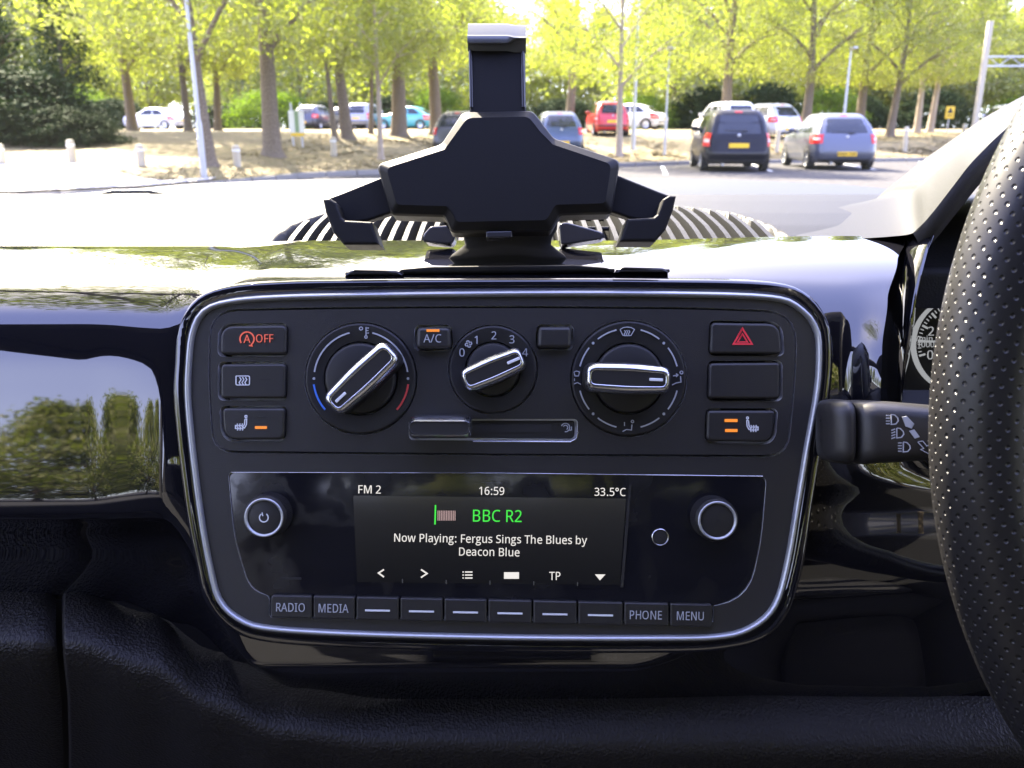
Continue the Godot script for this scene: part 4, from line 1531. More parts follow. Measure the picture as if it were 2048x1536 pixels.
func build_ground() -> void:
	var xs := []
	var x := -260.0
	while x <= 260.0:
		xs.append(x)
		x += 0.5 if absf(x) < 30 else 12.0
	# the verge and everything beyond it, one sheet to the horizon
	var g := Geo.new()
	var rows := []
	var f := FastNoiseLite.new()
	f.seed = 4
	f.frequency = 0.25
	for o in [-0.01, 0.0, 0.3, 0.8, 1.5, 2.5, 4.0, 6.0, 8.0, 11.0, 14.0, 17.0, 20.0, 25.0, 32.0, 45.0, 70.0, 120.0, 220.0, 400.0]:
		var row := PackedVector3Array()
		for xx in xs:
			var ahead: float = kerb_at(xx) + 0.13 + o
			var y := ground_y(xx, ahead) - (0.3 if o < 0 else 0.0)
			if o > 1 and o < 100:
				y += f.get_noise_2d(xx, ahead) * 0.06
			row.append(Vector3(xx, y, -ahead))
		rows.append(row)
	g.patch(rows)
	structure("grass_verge", g.mesh(), M.dry_grass)
	# car park surface
	g = Geo.new()
	rows = []
	for t in [0.0, 0.3, 0.6, 0.8, 0.95, 1.0]:
		var row := PackedVector3Array()
		for xx in xs:
			row.append(Vector3(xx, 0.0, lerpf(200.0, -kerb_at(xx) - 0.01, t)))
		rows.append(row)
	g.patch(rows)
	structure("car_park", g.mesh(), M.asphalt)
	# kerb stones
	var kerb := Node3D.new()
	kerb.name = "kerb"
	add_child(kerb)
	kerb.set_meta("kind", "structure")
	var stone := Geo.new()
	stone.rbox(Vector3(0, 0, 0), Vector3(0.905, 0.22, 0.125), 0.018, false)
	var sm := stone.mesh()
	var px := -20.0
	var p := Vector2(px, kerb_at(px))
	while p.x < 24.0:
		var q := p
		var step := 0.0
		while step < 0.915:
			var nx := q.x + 0.02
			var nq := Vector2(nx, kerb_at(nx))
			step += nq.distance_to(q)
			q = nq
		var o := part("kerb_stone", sm, M.kerb, kerb)
		o.transform = Transform3D(Basis(Vector3.UP, atan2(q.y - p.y, q.x - p.x)), Vector3((p.x + q.x) / 2, 0.012, -(p.y + q.y) / 2 - 0.065))
		p = q
	# white bay lines on the car park
	for k in 5:
		var bay := Geo.new()
		var x0 := 4.6 + k * 3.2
		var z1 := kerb_at(x0) - 0.3
		bay.patch([PackedVector3Array([Vector3(x0 - 0.75, 0.004, -z1 + 5.0), Vector3(x0 - 0.65, 0.004, -z1 + 5.0)]), PackedVector3Array([Vector3(x0, 0.004, -z1), Vector3(x0 + 0.1, 0.004, -z1)])])
		structure("bay_line", bay.mesh(), M.sign_white)
	# pale footpath behind the left-hand kerb, its extra width painting a patch of sun
	g = Geo.new()
	rows = [PackedVector3Array(), PackedVector3Array(), PackedVector3Array()]
	for xx in xs:
		if xx >= -40 and xx <= -6.0:
			for k in 3:
				var ahead: float = kerb_at(xx) + 0.14 + k * lerpf(0.25, 2.6, smoothstep(-6.0, -9.5, xx))
				rows[k].append(Vector3(xx, ground_y(xx, ahead) + 0.035, -ahead))
	g.patch(rows)
	structure("footpath", g.mesh(), M.concrete)


# ---------------------------------------------------------------- trees

var crowns := {}


# leaves hung in clumps over a rounded crown, foot of the crown at y 0
func crown_mesh(key: String, sd: int, radius: float, high: float, clumps: int, per: int, leaf: float, tone: Color, tone2: Color, shape := 0, clump_r := 0.62) -> ArrayMesh:
	if crowns.has(key):
		return crowns[key]
	var r := RandomNumberGenerator.new()
	r.seed = sd
	var g := Geo.new()
	for k in clumps:
		var a := r.randf() * TAU
		var h := r.randf()
		var prof := sin(PI * pow(h, 0.62)) * 0.75 + 0.32 * (1 - h)
		if shape == 1:
			prof = 1.0 - 0.75 * h
		elif shape == 2:
			prof = sqrt(maxf(0.0, 1 - h * h))
		var rr := radius * prof * pow(r.randf(), 0.42) * r.randf_range(0.85, 1.12)
		var c := Vector3(cos(a) * rr, h * high, sin(a) * rr)
		var cr := clump_r * r.randf_range(0.6, 1.25)
		var t0 := r.randf()
		for q in per:
			var off := Vector3(r.randfn(), r.randfn() * 0.6, r.randfn()) * cr * 0.55
			var p := c + off
			var dir := Vector3(r.randf_range(-1, 1), r.randf_range(-0.9, 0.25), r.randf_range(-1, 1)).normalized()
			var side := dir.cross(Vector3(r.randf_range(-1, 1), r.randf_range(-1, 1) + 1.2, r.randf_range(-1, 1))).normalized()
			var m := side.cross(dir).normalized()
			var l := leaf * r.randf_range(0.65, 1.3)
			var w := l * r.randf_range(0.38, 0.55)
			var b := g.v.size()
			var col := tone.lerp(tone2, clampf(t0 * 0.6 + r.randf() * 0.4, 0, 1))
			g.v.append_array(PackedVector3Array([p - dir * l * 0.5, p + side * w * 0.5 + m * w * 0.12, p + dir * l * 0.5, p - side * w * 0.5 + m * w * 0.12]))
			for i in 4:
				g.n.append(m)
				g.uv.append(Vector2.ZERO)
				g.c.append(col)
			if (g.v[b + 2] - g.v[b]).cross(g.v[b + 1] - g.v[b]).dot(m) > 0:
				g.ix.append_array(PackedInt32Array([b, b + 1, b + 2, b, b + 2, b + 3]))
			else:
				g.ix.append_array(PackedInt32Array([b, b + 2, b + 1, b, b + 3, b + 2]))
	crowns[key] = g.mesh(true)
	return crowns[key]


func deciduous(v: int) -> ArrayMesh:
	var tone := Color(0.24, 0.25, 0.105)
	var tone2 := Color(0.43, 0.405, 0.2)
	return crown_mesh("broad%d" % v, 100 + v, 3.6, 6.6, 440, 42, 0.135, tone, tone2)


func build_tree(called: String, label: String, x: float, ahead: float, thick: float, lean: Vector2, fork: float, foot: float, scale: float, v: int, group: String, pale := false, wide := 1.0, kind := 0, spread := 1.0) -> void:
	var y := ground_y(x, ahead)
	rng.seed = int(x * 131.0 + ahead * 17.0) + 9000
	var t := thing(called, label, "tree", Transform3D(Basis(), Vector3(x, y - 0.05, -ahead)), group)
	var g := Geo.new()
	var total := foot + 6.6 * scale * 0.8
	var path := []
	var radii := []
	var steps := 9
	for k in steps + 1:
		var h := float(k) / steps
		var yy := total * h
		var bend := Vector2(sin(h * 3.1 + x) * 0.12, cos(h * 2.7 + ahead) * 0.12) * thick * 4
		path.append(Vector3(lean.x * yy + bend.x * h, yy, lean.y * yy + bend.y * h))
		var r := thick * 0.5 * (1.0 - 0.8 * pow(h, 0.9))
		if k == 0:
			r *= 1.55
		radii.append(r)
	path.insert(1, path[0].lerp(path[1], 0.22))
	radii.insert(1, thick * 0.53)
	g.tube(path, radii, 10)
	part("trunk", g.mesh(), M.bark_pale if pale else M.bark, t)
	g = Geo.new()
	var limbs := 7
	for k in limbs:
		var h := lerpf(fork, total * 0.8, k / float(limbs - 1))
		var f: float = h / total * steps
		var at: Vector3 = path[1 + int(f)].lerp(path[mini(2 + int(f), path.size() - 1)], f - int(f))
		var a := rng.randf() * TAU if k > 1 else (0.3 + PI * k + rng.randf_range(-0.4, 0.4))
		var out := Vector3(cos(a), 0, sin(a))
		var l := 3.0 * scale * spread * rng.randf_range(0.6, 1.0)
		var r0 := thick * 0.5 * (1.0 - 0.75 * h / total) * 0.62
		g.tube([at, at + out * l * 0.3 + Vector3(0, l * 0.32, 0), at + out * l * 0.65 + Vector3(0, l * 0.62, 0), at + out * l + Vector3(0, l * 0.8, 0)], [r0, r0 * 0.75, r0 * 0.45, r0 * 0.12], 7, false)
		for j in 2:
			var at2 := at + out * l * 0.5 + Vector3(0, l * 0.48, 0)
			var a2 := a + (0.9 if j else -0.9)
			var o2 := Vector3(cos(a2), 0.3, sin(a2))
			g.tube([at2, at2 + o2 * l * 0.3, at2 + o2 * l * 0.55 + Vector3(0, -0.1, 0)], [r0 * 0.5, r0 * 0.3, r0 * 0.08], 5, false)
	part("limbs", g.mesh(), M.bark_pale if pale else M.bark, t)
	var m: ArrayMesh
	if kind == 0:
		m = deciduous(v % 4)
	elif kind == 1:
		m = crown_mesh("far%d" % (v % 3), 200 + v % 3, 3.8, 7.4, 330, 30, 0.3, Color(0.24, 0.255, 0.12), Color(0.43, 0.41, 0.22), 0, 0.8)
	else:
		m = crown_mesh("dark%d" % (v % 2), 300 + v % 2, 3.0, 8.0, 420, 30, 0.24, Color(0.025, 0.045, 0.015), Color(0.06, 0.085, 0.03), 1, 0.7)
	var o := part("crown", m, M.leaf_dark if kind == 2 else M.leaf, t)
	o.transform = Transform3D(Basis(Vector3.UP, rng.randf() * TAU) * Basis.from_scale(Vector3(scale * wide, scale, scale * wide)), Vector3(lean.x * (foot + 2.0), foot, lean.y * (foot + 2.0)))


func build_bush(label: String, x: float, ahead: float, wide: float, high: float, v: int, dark: bool, group: String, called := "bush") -> void:
	var t := thing(called, label, "bush", Transform3D(Basis(), Vector3(x, ground_y(x, ahead), -ahead)), group)
	var m: ArrayMesh
	if dark:
		m = crown_mesh("bush_dark%d" % (v % 2), 400 + v % 2, 1.0, 1.0, 620, 50, 0.055, Color(0.022, 0.036, 0.014), Color(0.05, 0.07, 0.028), 2, 0.13)
	else:
		m = crown_mesh("bush%d" % (v % 2), 420 + v % 2, 1.0, 1.0, 300, 40, 0.06, Color(0.1, 0.15, 0.03), Color(0.2, 0.26, 0.05), 2, 0.25)
	var o := part("foliage", m, M.leaf_dark if dark else M.leaf, t)
	o.transform = Transform3D(Basis(Vector3.UP, v * 1.7) * Basis.from_scale(Vector3(wide, high, wide)), Vector3.ZERO)
	var g := Geo.new()
	for k in 5:
		var a := k * 1.3 + v
		g.tube([Vector3(cos(a) * 0.1 * wide, -0.05, sin(a) * 0.1 * wide), Vector3(cos(a) * 0.3 * wide, high * 0.4, sin(a) * 0.3 * wide), Vector3(cos(a) * 0.5 * wide, high * 0.75, sin(a) * 0.5 * wide)], [0.05, 0.035, 0.012], 6, false)
	part("stems", g.mesh(), M.bark, t)


func ordinal(k: int, what: String) -> String:
	var tens := ["", "twenty-", "thirty-"]
	var ones := ["first", "second", "third", "fourth", "fifth", "sixth", "seventh", "eighth", "ninth", "tenth", "eleventh", "twelfth", "thirteenth", "fourteenth", "fifteenth", "sixteenth", "seventeenth", "eighteenth", "nineteenth", "twentieth"]
	if k < 20:
		return "%s %s" % [ones[k], what]
	if (k + 1) % 10 == 0:
		return "thirtieth %s" % what
	return "%s%s %s" % [tens[(k + 1) / 10 - 1], ones[(k + 1) % 10 - 1], what]


func build_trees() -> void:
	var near := "trees standing on the dry verge"
	# [label, x, ahead, trunk, lean, fork, foot of crown, scale, pale]
	var list := [
		["tree with bare brown trunk right of the dark hedge, casting a long shadow", -15.4, 36.0, 0.42, Vector2(0.02, 0), 2.2, 2.3, 1.15, false],
		["slim tree with reddish trunk just left of the grey lamp post", -12.1, 33.2, 0.28, Vector2(-0.03, 0), 2.0, 2.1, 1.3, false],
		["tree with a low forked trunk just right of the grey lamp post", -11.6, 35.0, 0.3, Vector2(0.04, 0), 1.9, 2.2, 0.9, false],
		["tree whose trunk rises directly behind the grey lamp post", -6.62, 19.3, 0.27, Vector2(-0.06, 0), 2.2, 2.6, 1.15, false],
		["stout grey-barked tree left of the information board", -6.2, 22.8, 0.47, Vector2(0.0, 0), 2.6, 2.6, 1.35, false],
		["slender dark tree crossing in front of the leaning trunk", -6.0, 30.0, 0.2, Vector2(-0.07, 0), 2.2, 2.6, 0.85, false],
		["thick tree leaning left, in front of the grey people carrier", -5.75, 31.0, 0.44, Vector2(-0.10, 0), 2.4, 2.6, 1.0, false],
		["thin young tree with pale stem near the kerb, left of the phone holder", -3.76, 25.2, 0.17, Vector2(0.01, 0), 2.0, 2.4, 0.75, true],
		["thin tree between the leaning trunk and the broad forked tree", -5.5, 34.5, 0.2, Vector2(0.05, 0), 2.2, 2.5, 0.8, false],
		["broad forked tree left of the turquoise car", -4.5, 35.2, 0.66, Vector2(0.01, 0), 2.6, 2.8, 1.1, false],
		["straight grey tree right of the turquoise car", -3.2, 37.5, 0.58, Vector2(0.0, 0), 3.0, 2.9, 1.05, false],
		["dark tree leaning right, just right of the phone holder's upright arm", 2.65, 42.0, 0.48, Vector2(0.08, 0), 3.0, 2.9, 1.1, false],
		["pale slim tree standing in front of the red car", 3.55, 29.2, 0.24, Vector2(0.0, 0), 2.2, 2.3, 0.9, true],
		["forked tree rising behind the black people carrier", 10.6, 44.0, 0.6, Vector2(0.0, 0), 3.2, 2.9, 1.15, false],
		["dark straight tree rising between the two parked cars in front", 14.2, 43.0, 0.52, Vector2(-0.01, 0), 3.0, 2.7, 1.1, false],
		["dark tree rising behind the grey hatchback", 17.6, 45.0, 0.52, Vector2(0.01, 0), 2.8, 2.5, 1.15, false],
		["grey tree right of the hatchback, on the verge", 18.85, 44.2, 0.42, Vector2(0.03, 0), 2.4, 2.4, 1.0, false],
		["sunlit pale tree, left of the pair beside the warning sign", 21.9, 48.0, 0.36, Vector2(0.01, 0), 2.6, 2.6, 1.0, true],
		["sunlit pale tree leaning right, nearest the warning sign", 22.8, 48.4, 0.38, Vector2(0.06, 0), 2.6, 2.7, 1.0, true],
	]
	for k in list.size():
		var a: Array = list[k]
		build_tree("tree", a[0], a[1], a[2], a[3], a[4], a[5], a[6], a[7], k, near, a[8])
	# tufts of dry grass on the verge
	var blade := Geo.new()
	var br := RandomNumberGenerator.new()
	br.seed = 5
	for k in 9:
		var a := br.randf() * TAU
		var foot := Vector3(br.randf_range(-0.06, 0.06), -0.02, br.randf_range(-0.06, 0.06))
		var tip := foot + Vector3(cos(a) * 0.06, br.randf_range(0.03, 0.07), sin(a) * 0.06)
		var side := Vector3(-sin(a), 0, cos(a)) * 0.012
		blade.flat([foot - side, foot + side, tip], Vector3.UP)
	var mm := MultiMesh.new()
	mm.transform_format = MultiMesh.TRANSFORM_3D
	mm.mesh = blade.mesh()
	mm.instance_count = 14000
	for k in 14000:
		var gx := br.randf_range(-7.0, 24.0)
		var ga := kerb_at(gx) + 0.3 + 16.0 * pow(br.randf(), 1.4)
		var sc := br.randf_range(0.5, 1.3)
		mm.set_instance_transform(k, Transform3D(Basis(Vector3.UP, br.randf() * TAU).scaled(Vector3.ONE * sc), Vector3(gx, ground_y(gx, ga) - 0.01, -ga)))
	var tufts := MultiMeshInstance3D.new()
	tufts.name = "dry_grass_tufts"
	tufts.multimesh = mm
	tufts.material_override = M.grass_blade
	add_child(tufts)
	tufts.set_meta("kind", "stuff")
	tufts.set_meta("label", "short dry yellow grass growing on the sloping verge")
	tufts.set_meta("category", "grass")
	# the wood beyond the far parking rows
	var far := "trees of the wood beyond the far cars"
	rng.seed = 77
	var spots := []
	for k in 30:
		spots.append([lerpf(-52.0, 56.0, k / 29.0) + rng.randf_range(-1.5, 1.5), rng.randf_range(68.0, 92.0)])
	for k in spots.size():
		var sc := rng.randf_range(1.0, 1.6)
		build_tree("woodland_tree", "%s from the left in the bright wood beyond the far cars" % ordinal(k, "leafy tree"), spots[k][0], spots[k][1], 0.4, Vector2(rng.randf_range(-0.03, 0.03), 0), 2.0, rng.randf_range(0.8, 2.6), sc, k, far, k % 4 == 0, 1.0, 1)
	for k in 20:
		build_tree("woodland_tree", "%s from the left in the hazy back row of the wood" % ordinal(k, "tall tree"), lerpf(-80.0, 84.0, k / 19.0) + rng.randf_range(-2, 2), rng.randf_range(96.0, 116.0), 0.5, Vector2.ZERO, 2.0, rng.randf_range(0.6, 2.0), rng.randf_range(1.7, 2.2), k + 1, far, false, 1.0, 1)
	# low growth under the wood
	for k in 22:
		var bx := lerpf(-46.0, 50.0, k / 21.0) + rng.randf_range(-1.0, 1.0)
		build_bush("%s from the left in the hedge behind the far cars" % ordinal(k, "shrub"), bx, rng.randf_range(63.0, 70.0), rng.randf_range(2.4, 3.4), rng.randf_range(1.6, 3.0), k, k % 3 != 0, "shrubs of the far hedge line", "hedge_shrub")
	# dark hedge and evergreens at the left
	build_bush("large dark rounded hedge at the left edge", -14.6, 25.5, 3.0, 1.9, 0, true, "dark hedge")
	build_bush("lower dark end of the hedge, sloping down to the bare path", -12.3, 24.3, 1.6, 0.95, 1, true, "dark hedge")
	build_tree("evergreen_tree", "tall dark evergreen behind the hedge, at the left edge", -17.5, 30.0, 0.35, Vector2.ZERO, 1.5, 0.6, 0.62, 0, "dark evergreens", false, 0.9, 2)
	build_tree("evergreen_tree", "dark evergreen between the hedge and the bare brown trunk", -14.5, 29.0, 0.22, Vector2(0.05, 0), 1.2, 1.3, 0.45, 1, "dark evergreens", false, 0.9, 2)
	# trees beside and behind the car, mirrored in the gloss trim
	var back := "trees beside and behind the car"
	for k in 22:
		var a := deg_to_rad(lerpf(140.0, 360.0, k / 21.0))
		var dist := 34.0 + 22.0 * fmod(k * 0.618, 1.0)
		var bx := cos(a) * dist
		var bz := -sin(a) * dist
		if bz < -6.0:
			continue
		build_tree("car_park_tree", "tree standing beside or behind the car, seen only as a reflection", bx, -bz, 0.4, Vector2.ZERO, 2.2, 1.8, rng.randf_range(0.9, 1.35), k, back, false, 1.0, 1)


func build_trees_behind() -> void:
	build_tree("overhanging_tree", "large tree beside the car on the left, its crown mirrored on the dashboard top", -6.5, 3.5, 0.5, Vector2(0.33, 0), 6.0, 7.6, 1.1, 1, "trees beside and behind the car", false, 0.95, 0)
	for k in 6:
		var p: Vector2 = [Vector2(-19, 24), Vector2(-17, 30), Vector2(-15.5, 34), Vector2(-12.5, 30), Vector2(-11, 36), Vector2(-22, 31)][k]
		build_tree("car_park_tree", "tree standing beside or behind the car, seen only as a reflection", p.x, -p.y, 0.4, Vector2.ZERO, 2.2, 1.2, [0.95, 1.05, 0.7, 0.5, 0.6, 1.1][k], k, "trees beside and behind the car", false, 1.0, 1)
	for k in 7:
		var p: Vector2 = [Vector2(2, 11), Vector2(8.5, 13), Vector2(15, 9), Vector2(21, 15), Vector2(11, 21), Vector2(4, 24), Vector2(27, 6)][k]
		build_tree("car_park_tree", "tree standing beside or behind the car, seen only as a reflection", p.x, -p.y, 0.4, Vector2.ZERO, 2.2, 1.6, 1.15, k, "trees beside and behind the car", false, 1.0, 1)


# ---------------------------------------------------------------- posts, signs, lamps

func build_posts() -> void:
	var bollards := [[-10.76, 18.5, 0.46, "white wooden bollard at the very left edge"], [-9.6, 19.2, 0.52, "white wooden bollard in front of the dark hedge"], [-7.93, 18.8, 0.48, "white wooden bollard left of the grey lamp post"], [-6.23, 19.9, 0.5, "white wooden bollard right of the grey lamp post"], [-5.1, 25.2, 0.56, "white wooden bollard below the leaning tree"], [9.93, 33.1, 0.95, "white wooden bollard between the two nearest cars"], [15.15, 34.0, 0.95, "white wooden bollard right of the grey hatchback"], [23.8, 46.7, 0.55, "small pale bollard beside the warning sign"]]
	for b in bollards:
		var o := thing("bollard", b[3], "bollard", Transform3D(Basis(Vector3.BACK, sin(b[0] * 3.0) * 0.03), Vector3(b[0], ground_y(b[0], b[1]) - 0.03, -b[1])), "white wooden bollards along the verge")
		var g := Geo.new()
		g.xf = Transform3D(Basis(Vector3.RIGHT, -PI / 2), Vector3.ZERO)
		g.revolve([Vector2(0.085, -0.1), Vector2(0.085, b[2] - 0.06), Vector2(0.075, b[2] - 0.02), Vector2(0.05, b[2]), Vector2(0.001, b[2] + 0.008)], 16)
		part("post", g.mesh(), M.post_wood, o)
		g = Geo.new()
		g.xf = Transform3D(Basis(Vector3.RIGHT, -PI / 2), Vector3.ZERO)
		g.revolve([Vector2(0.086, b[2] - 0.14), Vector2(0.089, b[2] - 0.135), Vector2(0.089, b[2] - 0.10), Vector2(0.086, b[2] - 0.095)], 16)
		part("band", g.mesh(), M.sign_white, o)
	# lamp posts
	for l in [[-6.2, 17.6, 0.042, 7.0, "tall grey lamp post on the path at the left", Vector2(0.0, 0.0)], [4.4, 32.1, 0.06, 6.5, "thin grey lamp post beside the red car", Vector2(0, 0)], [5.24, 30.3, 0.035, 3.4, "thin grey pole in front of the white saloon", Vector2(0, 0)], [14.9, 40.0, 0.06, 3.9, "pale lamp post behind the grey hatchback", Vector2(0, 0)]]:
		var o := thing("lamp_post", l[4], "lamp post", Transform3D(Basis(), Vector3(l[0], ground_y(l[0], l[1]) - 0.05, -l[1])))
		var g := Geo.new()
		g.tube([Vector3.ZERO, Vector3(0, 1.1, 0), Vector3(0, 1.16, 0), Vector3(0, l[3], 0)], [l[2] * 1.5, l[2] * 1.5, l[2], l[2] * 0.7], 12)
		part("pole", g.mesh(), M.galvanised, o)
		g = Geo.new()
		g.rbox(Vector3(0, l[3] + 0.05, 0.25), Vector3(0.2, 0.1, 0.6), 0.04)
		part("lantern", g.mesh(), M.galvanised, o)
		g = Geo.new()
		g.rbox(Vector3(0, 0.6, l[2] * 1.45), Vector3(0.09, 0.4, 0.02), 0.005, false)
		part("hatch", g.mesh(), M.galvanised, o)
	# height barrier at the right
	var hb := thing("height_barrier", "tall rusty white barrier post with lattice beam at the right edge", "barrier", Transform3D(Basis(), Vector3(19.85, ground_y(19.85, 38.1) - 0.05, -38.1)))
	var g2 := Geo.new()
	g2.rbox(Vector3(0, 2.5, 0), Vector3(0.2, 5.0, 0.2), 0.02)
	part("post", g2.mesh(), M.post_wood, hb)
	for y in [3.25, 3.62]:
		g2 = Geo.new()
		g2.rbox(Vector3(3.0, y, 0), Vector3(5.8, 0.07, 0.07), 0.01, false)
		part("beam", g2.mesh(), M.galvanised, hb)
	for k in 12:
		g2 = Geo.new()
		g2.tube([Vector3(0.15 + k * 0.48, 3.27 if k % 2 else 3.6, 0), Vector3(0.15 + (k + 1) * 0.48, 3.6 if k % 2 else 3.27, 0)], [0.022, 0.022], 6)
		part("lattice_bar", g2.mesh(), M.galvanised, hb)
	# warning sign
	var wsn := thing("warning_sign", "small yellow warning sign with black triangle on a thin post", "sign", Transform3D(Basis(), Vector3(23.3, ground_y(23.3, 47.5) - 0.03, -47.5)))
	g2 = Geo.new()
	g2.tube([Vector3.ZERO, Vector3(0, 1.35, 0)], [0.03, 0.03], 8)
	part("post", g2.mesh(), M.galvanised, wsn)
	g2 = Geo.new()
	g2.rbox(Vector3(0, 1.08, 0.04), Vector3(0.46, 0.62, 0.02), 0.008, false)
	part("board", g2.mesh(), M.sign_yellow, wsn)
	g2 = Geo.new()
	g2.prism(PackedVector2Array([Vector2(0, 1.34), Vector2(0.17, 1.05), Vector2(-0.17, 1.05)]), 0.05, 0.056, 0.0, false)
	part("triangle", g2.mesh(), M.black_paint, wsn)
	g2 = Geo.new()
	g2.line([Vector2(-0.15, 0.93), Vector2(0.15, 0.93)], 0.05, 0.053, false, 0.002)
	part("text_line", g2.mesh(), M.black_paint, wsn)
	# information board
	var ib := thing("information_board", "upright pale green information board on posts beside the stout tree", "sign", Transform3D(Basis(Vector3.UP, 0.35), Vector3(-6.3, ground_y(-6.3, 26.0) - 0.03, -26.0)))
	for sx in [-0.13, 0.13]:
		g2 = Geo.new()
		g2.tube([Vector3(sx, 0, 0), Vector3(sx, 1.25, 0)], [0.03, 0.03], 8)
		part("post", g2.mesh(), M.galvanised, ib)
	g2 = Geo.new()
	g2.rbox(Vector3(0, 0.72, 0.035), Vector3(0.44, 0.62, 0.03), 0.01, false)
	part("board", g2.mesh(), M.sign_white, ib)
	g2 = Geo.new()
	g2.rbox(Vector3(0, 0.72, 0.054), Vector3(0.12, 0.6, 0.006), 0.002, false)
	part("green_stripe", g2.mesh(), M.sign_green, ib)
	g2 = Geo.new()
	g2.rbox(Vector3(0, 0.36, 0.04), Vector3(0.36, 0.09, 0.03), 0.008, false)
	part("yellow_plate", g2.mesh(), M.sign_yellow, ib)


# ---------------------------------------------------------------- parked cars

# horizontal slices from sill to roof: height, rear end, front end, half width, all as shares
func slices(style: String) -> Array:
	if style == "people_carrier":
		return [[.13, .03, .97, .88], [.17, .01, .99, .95], [.27, 0, 1, .985], [.31, .0, 1, 1], [.40, .012, .995, 1], [.50, .02, .98, .99], [.55, .026, .95, .98], [.585, .032, .80, .95], [.78, .07, .71, .86], [.90, .105, .645, .77], [.965, .135, .60, .69], [.99, .17, .57, .6], [1.0, .24, .52, .45]]
	if style == "saloon":
		return [[.13, .03, .97, .88], [.18, .01, .99, .95], [.30, 0, 1, .99], [.42, .0, 1, 1], [.54, .01, .985, .99], [.61, .03, .95, .97], [.655, .10, .76, .93], [.80, .19, .67, .85], [.91, .27, .60, .75], [.975, .34, .55, .66], [1.0, .40, .50, .5]]
	return [[.13, .035, .97, .88], [.17, .012, .99, .95], [.27, 0, 1, .985], [.34, 0, 1, 1], [.45, .012, .995, 1], [.54, .022, .97, .985], [.60, .035, .93, .965], [.635, .042, .78, .94], [.79, .095, .68, .84], [.90, .145, .60, .73], [.965, .185, .55, .64], [.992, .23, .51, .54], [1.0, .29, .48, .4]]


func slice_at(sl: Array, h: float) -> Array:
	for k in sl.size() - 1:
		if h <= sl[k + 1][0]:
			var t: float = (h - sl[k][0]) / (sl[k + 1][0] - sl[k][0])
			return [h, lerpf(sl[k][1], sl[k + 1][1], t), lerpf(sl[k][2], sl[k + 1][2], t), lerpf(sl[k][3], sl[k + 1][3], t)]
	return sl[sl.size() - 1]


# a point of the skin: angle 270 is the rear, 90 the front, 0 the right side
func skin(sl: Array, size: Vector3, h: float, deg: float, off := 0.0) -> Vector3:
	var s := slice_at(sl, h)
	var a := deg_to_rad(deg)
	var e := 0.28
	var hx: float = s[3] * size.x / 2
	var hz: float = (s[2] - s[1]) * size.z / 2
	var zc: float = (s[1] + s[2]) * size.z / 2
	var x := signf(cos(a)) * pow(absf(cos(a)), e) * (hx + off)
	var z := signf(sin(a)) * pow(absf(sin(a)), e) * (hz + off)
	return Vector3(x, h * size.y, -(zc + z))


# angle on the slice for a share of the half width on the rear (front) face
func rear_deg(share: float, front := false) -> float:
	var a := rad_to_deg(acos(clampf(signf(share) * pow(absf(share), 3.57), -1, 1)))
	return a if front else -a


func side_deg(share: float, right: bool) -> float:   # share -1 rear .. 1 front
	var a := rad_to_deg(asin(signf(share) * pow(absf(share), 3.57)))
	return a if right else 180 - a


func skin_patch(sl: Array, size: Vector3, h0: float, h1: float, degs: Array, off: float) -> ArrayMesh:
	var g := Geo.new()
	var rows := []
	for i in 5:
		var row := PackedVector3Array()
		for d in degs:
			row.append(skin(sl, size, lerpf(h0, h1, i / 4.0), d, off))
		rows.append(row)
	g.patch(rows)
	return g.mesh()


func spread(f: Callable, a: float, b: float, n := 8) -> Array:
	var out := []
	for k in n + 1:
		out.append(f.call(lerpf(a, b, k / float(n))))
	return out


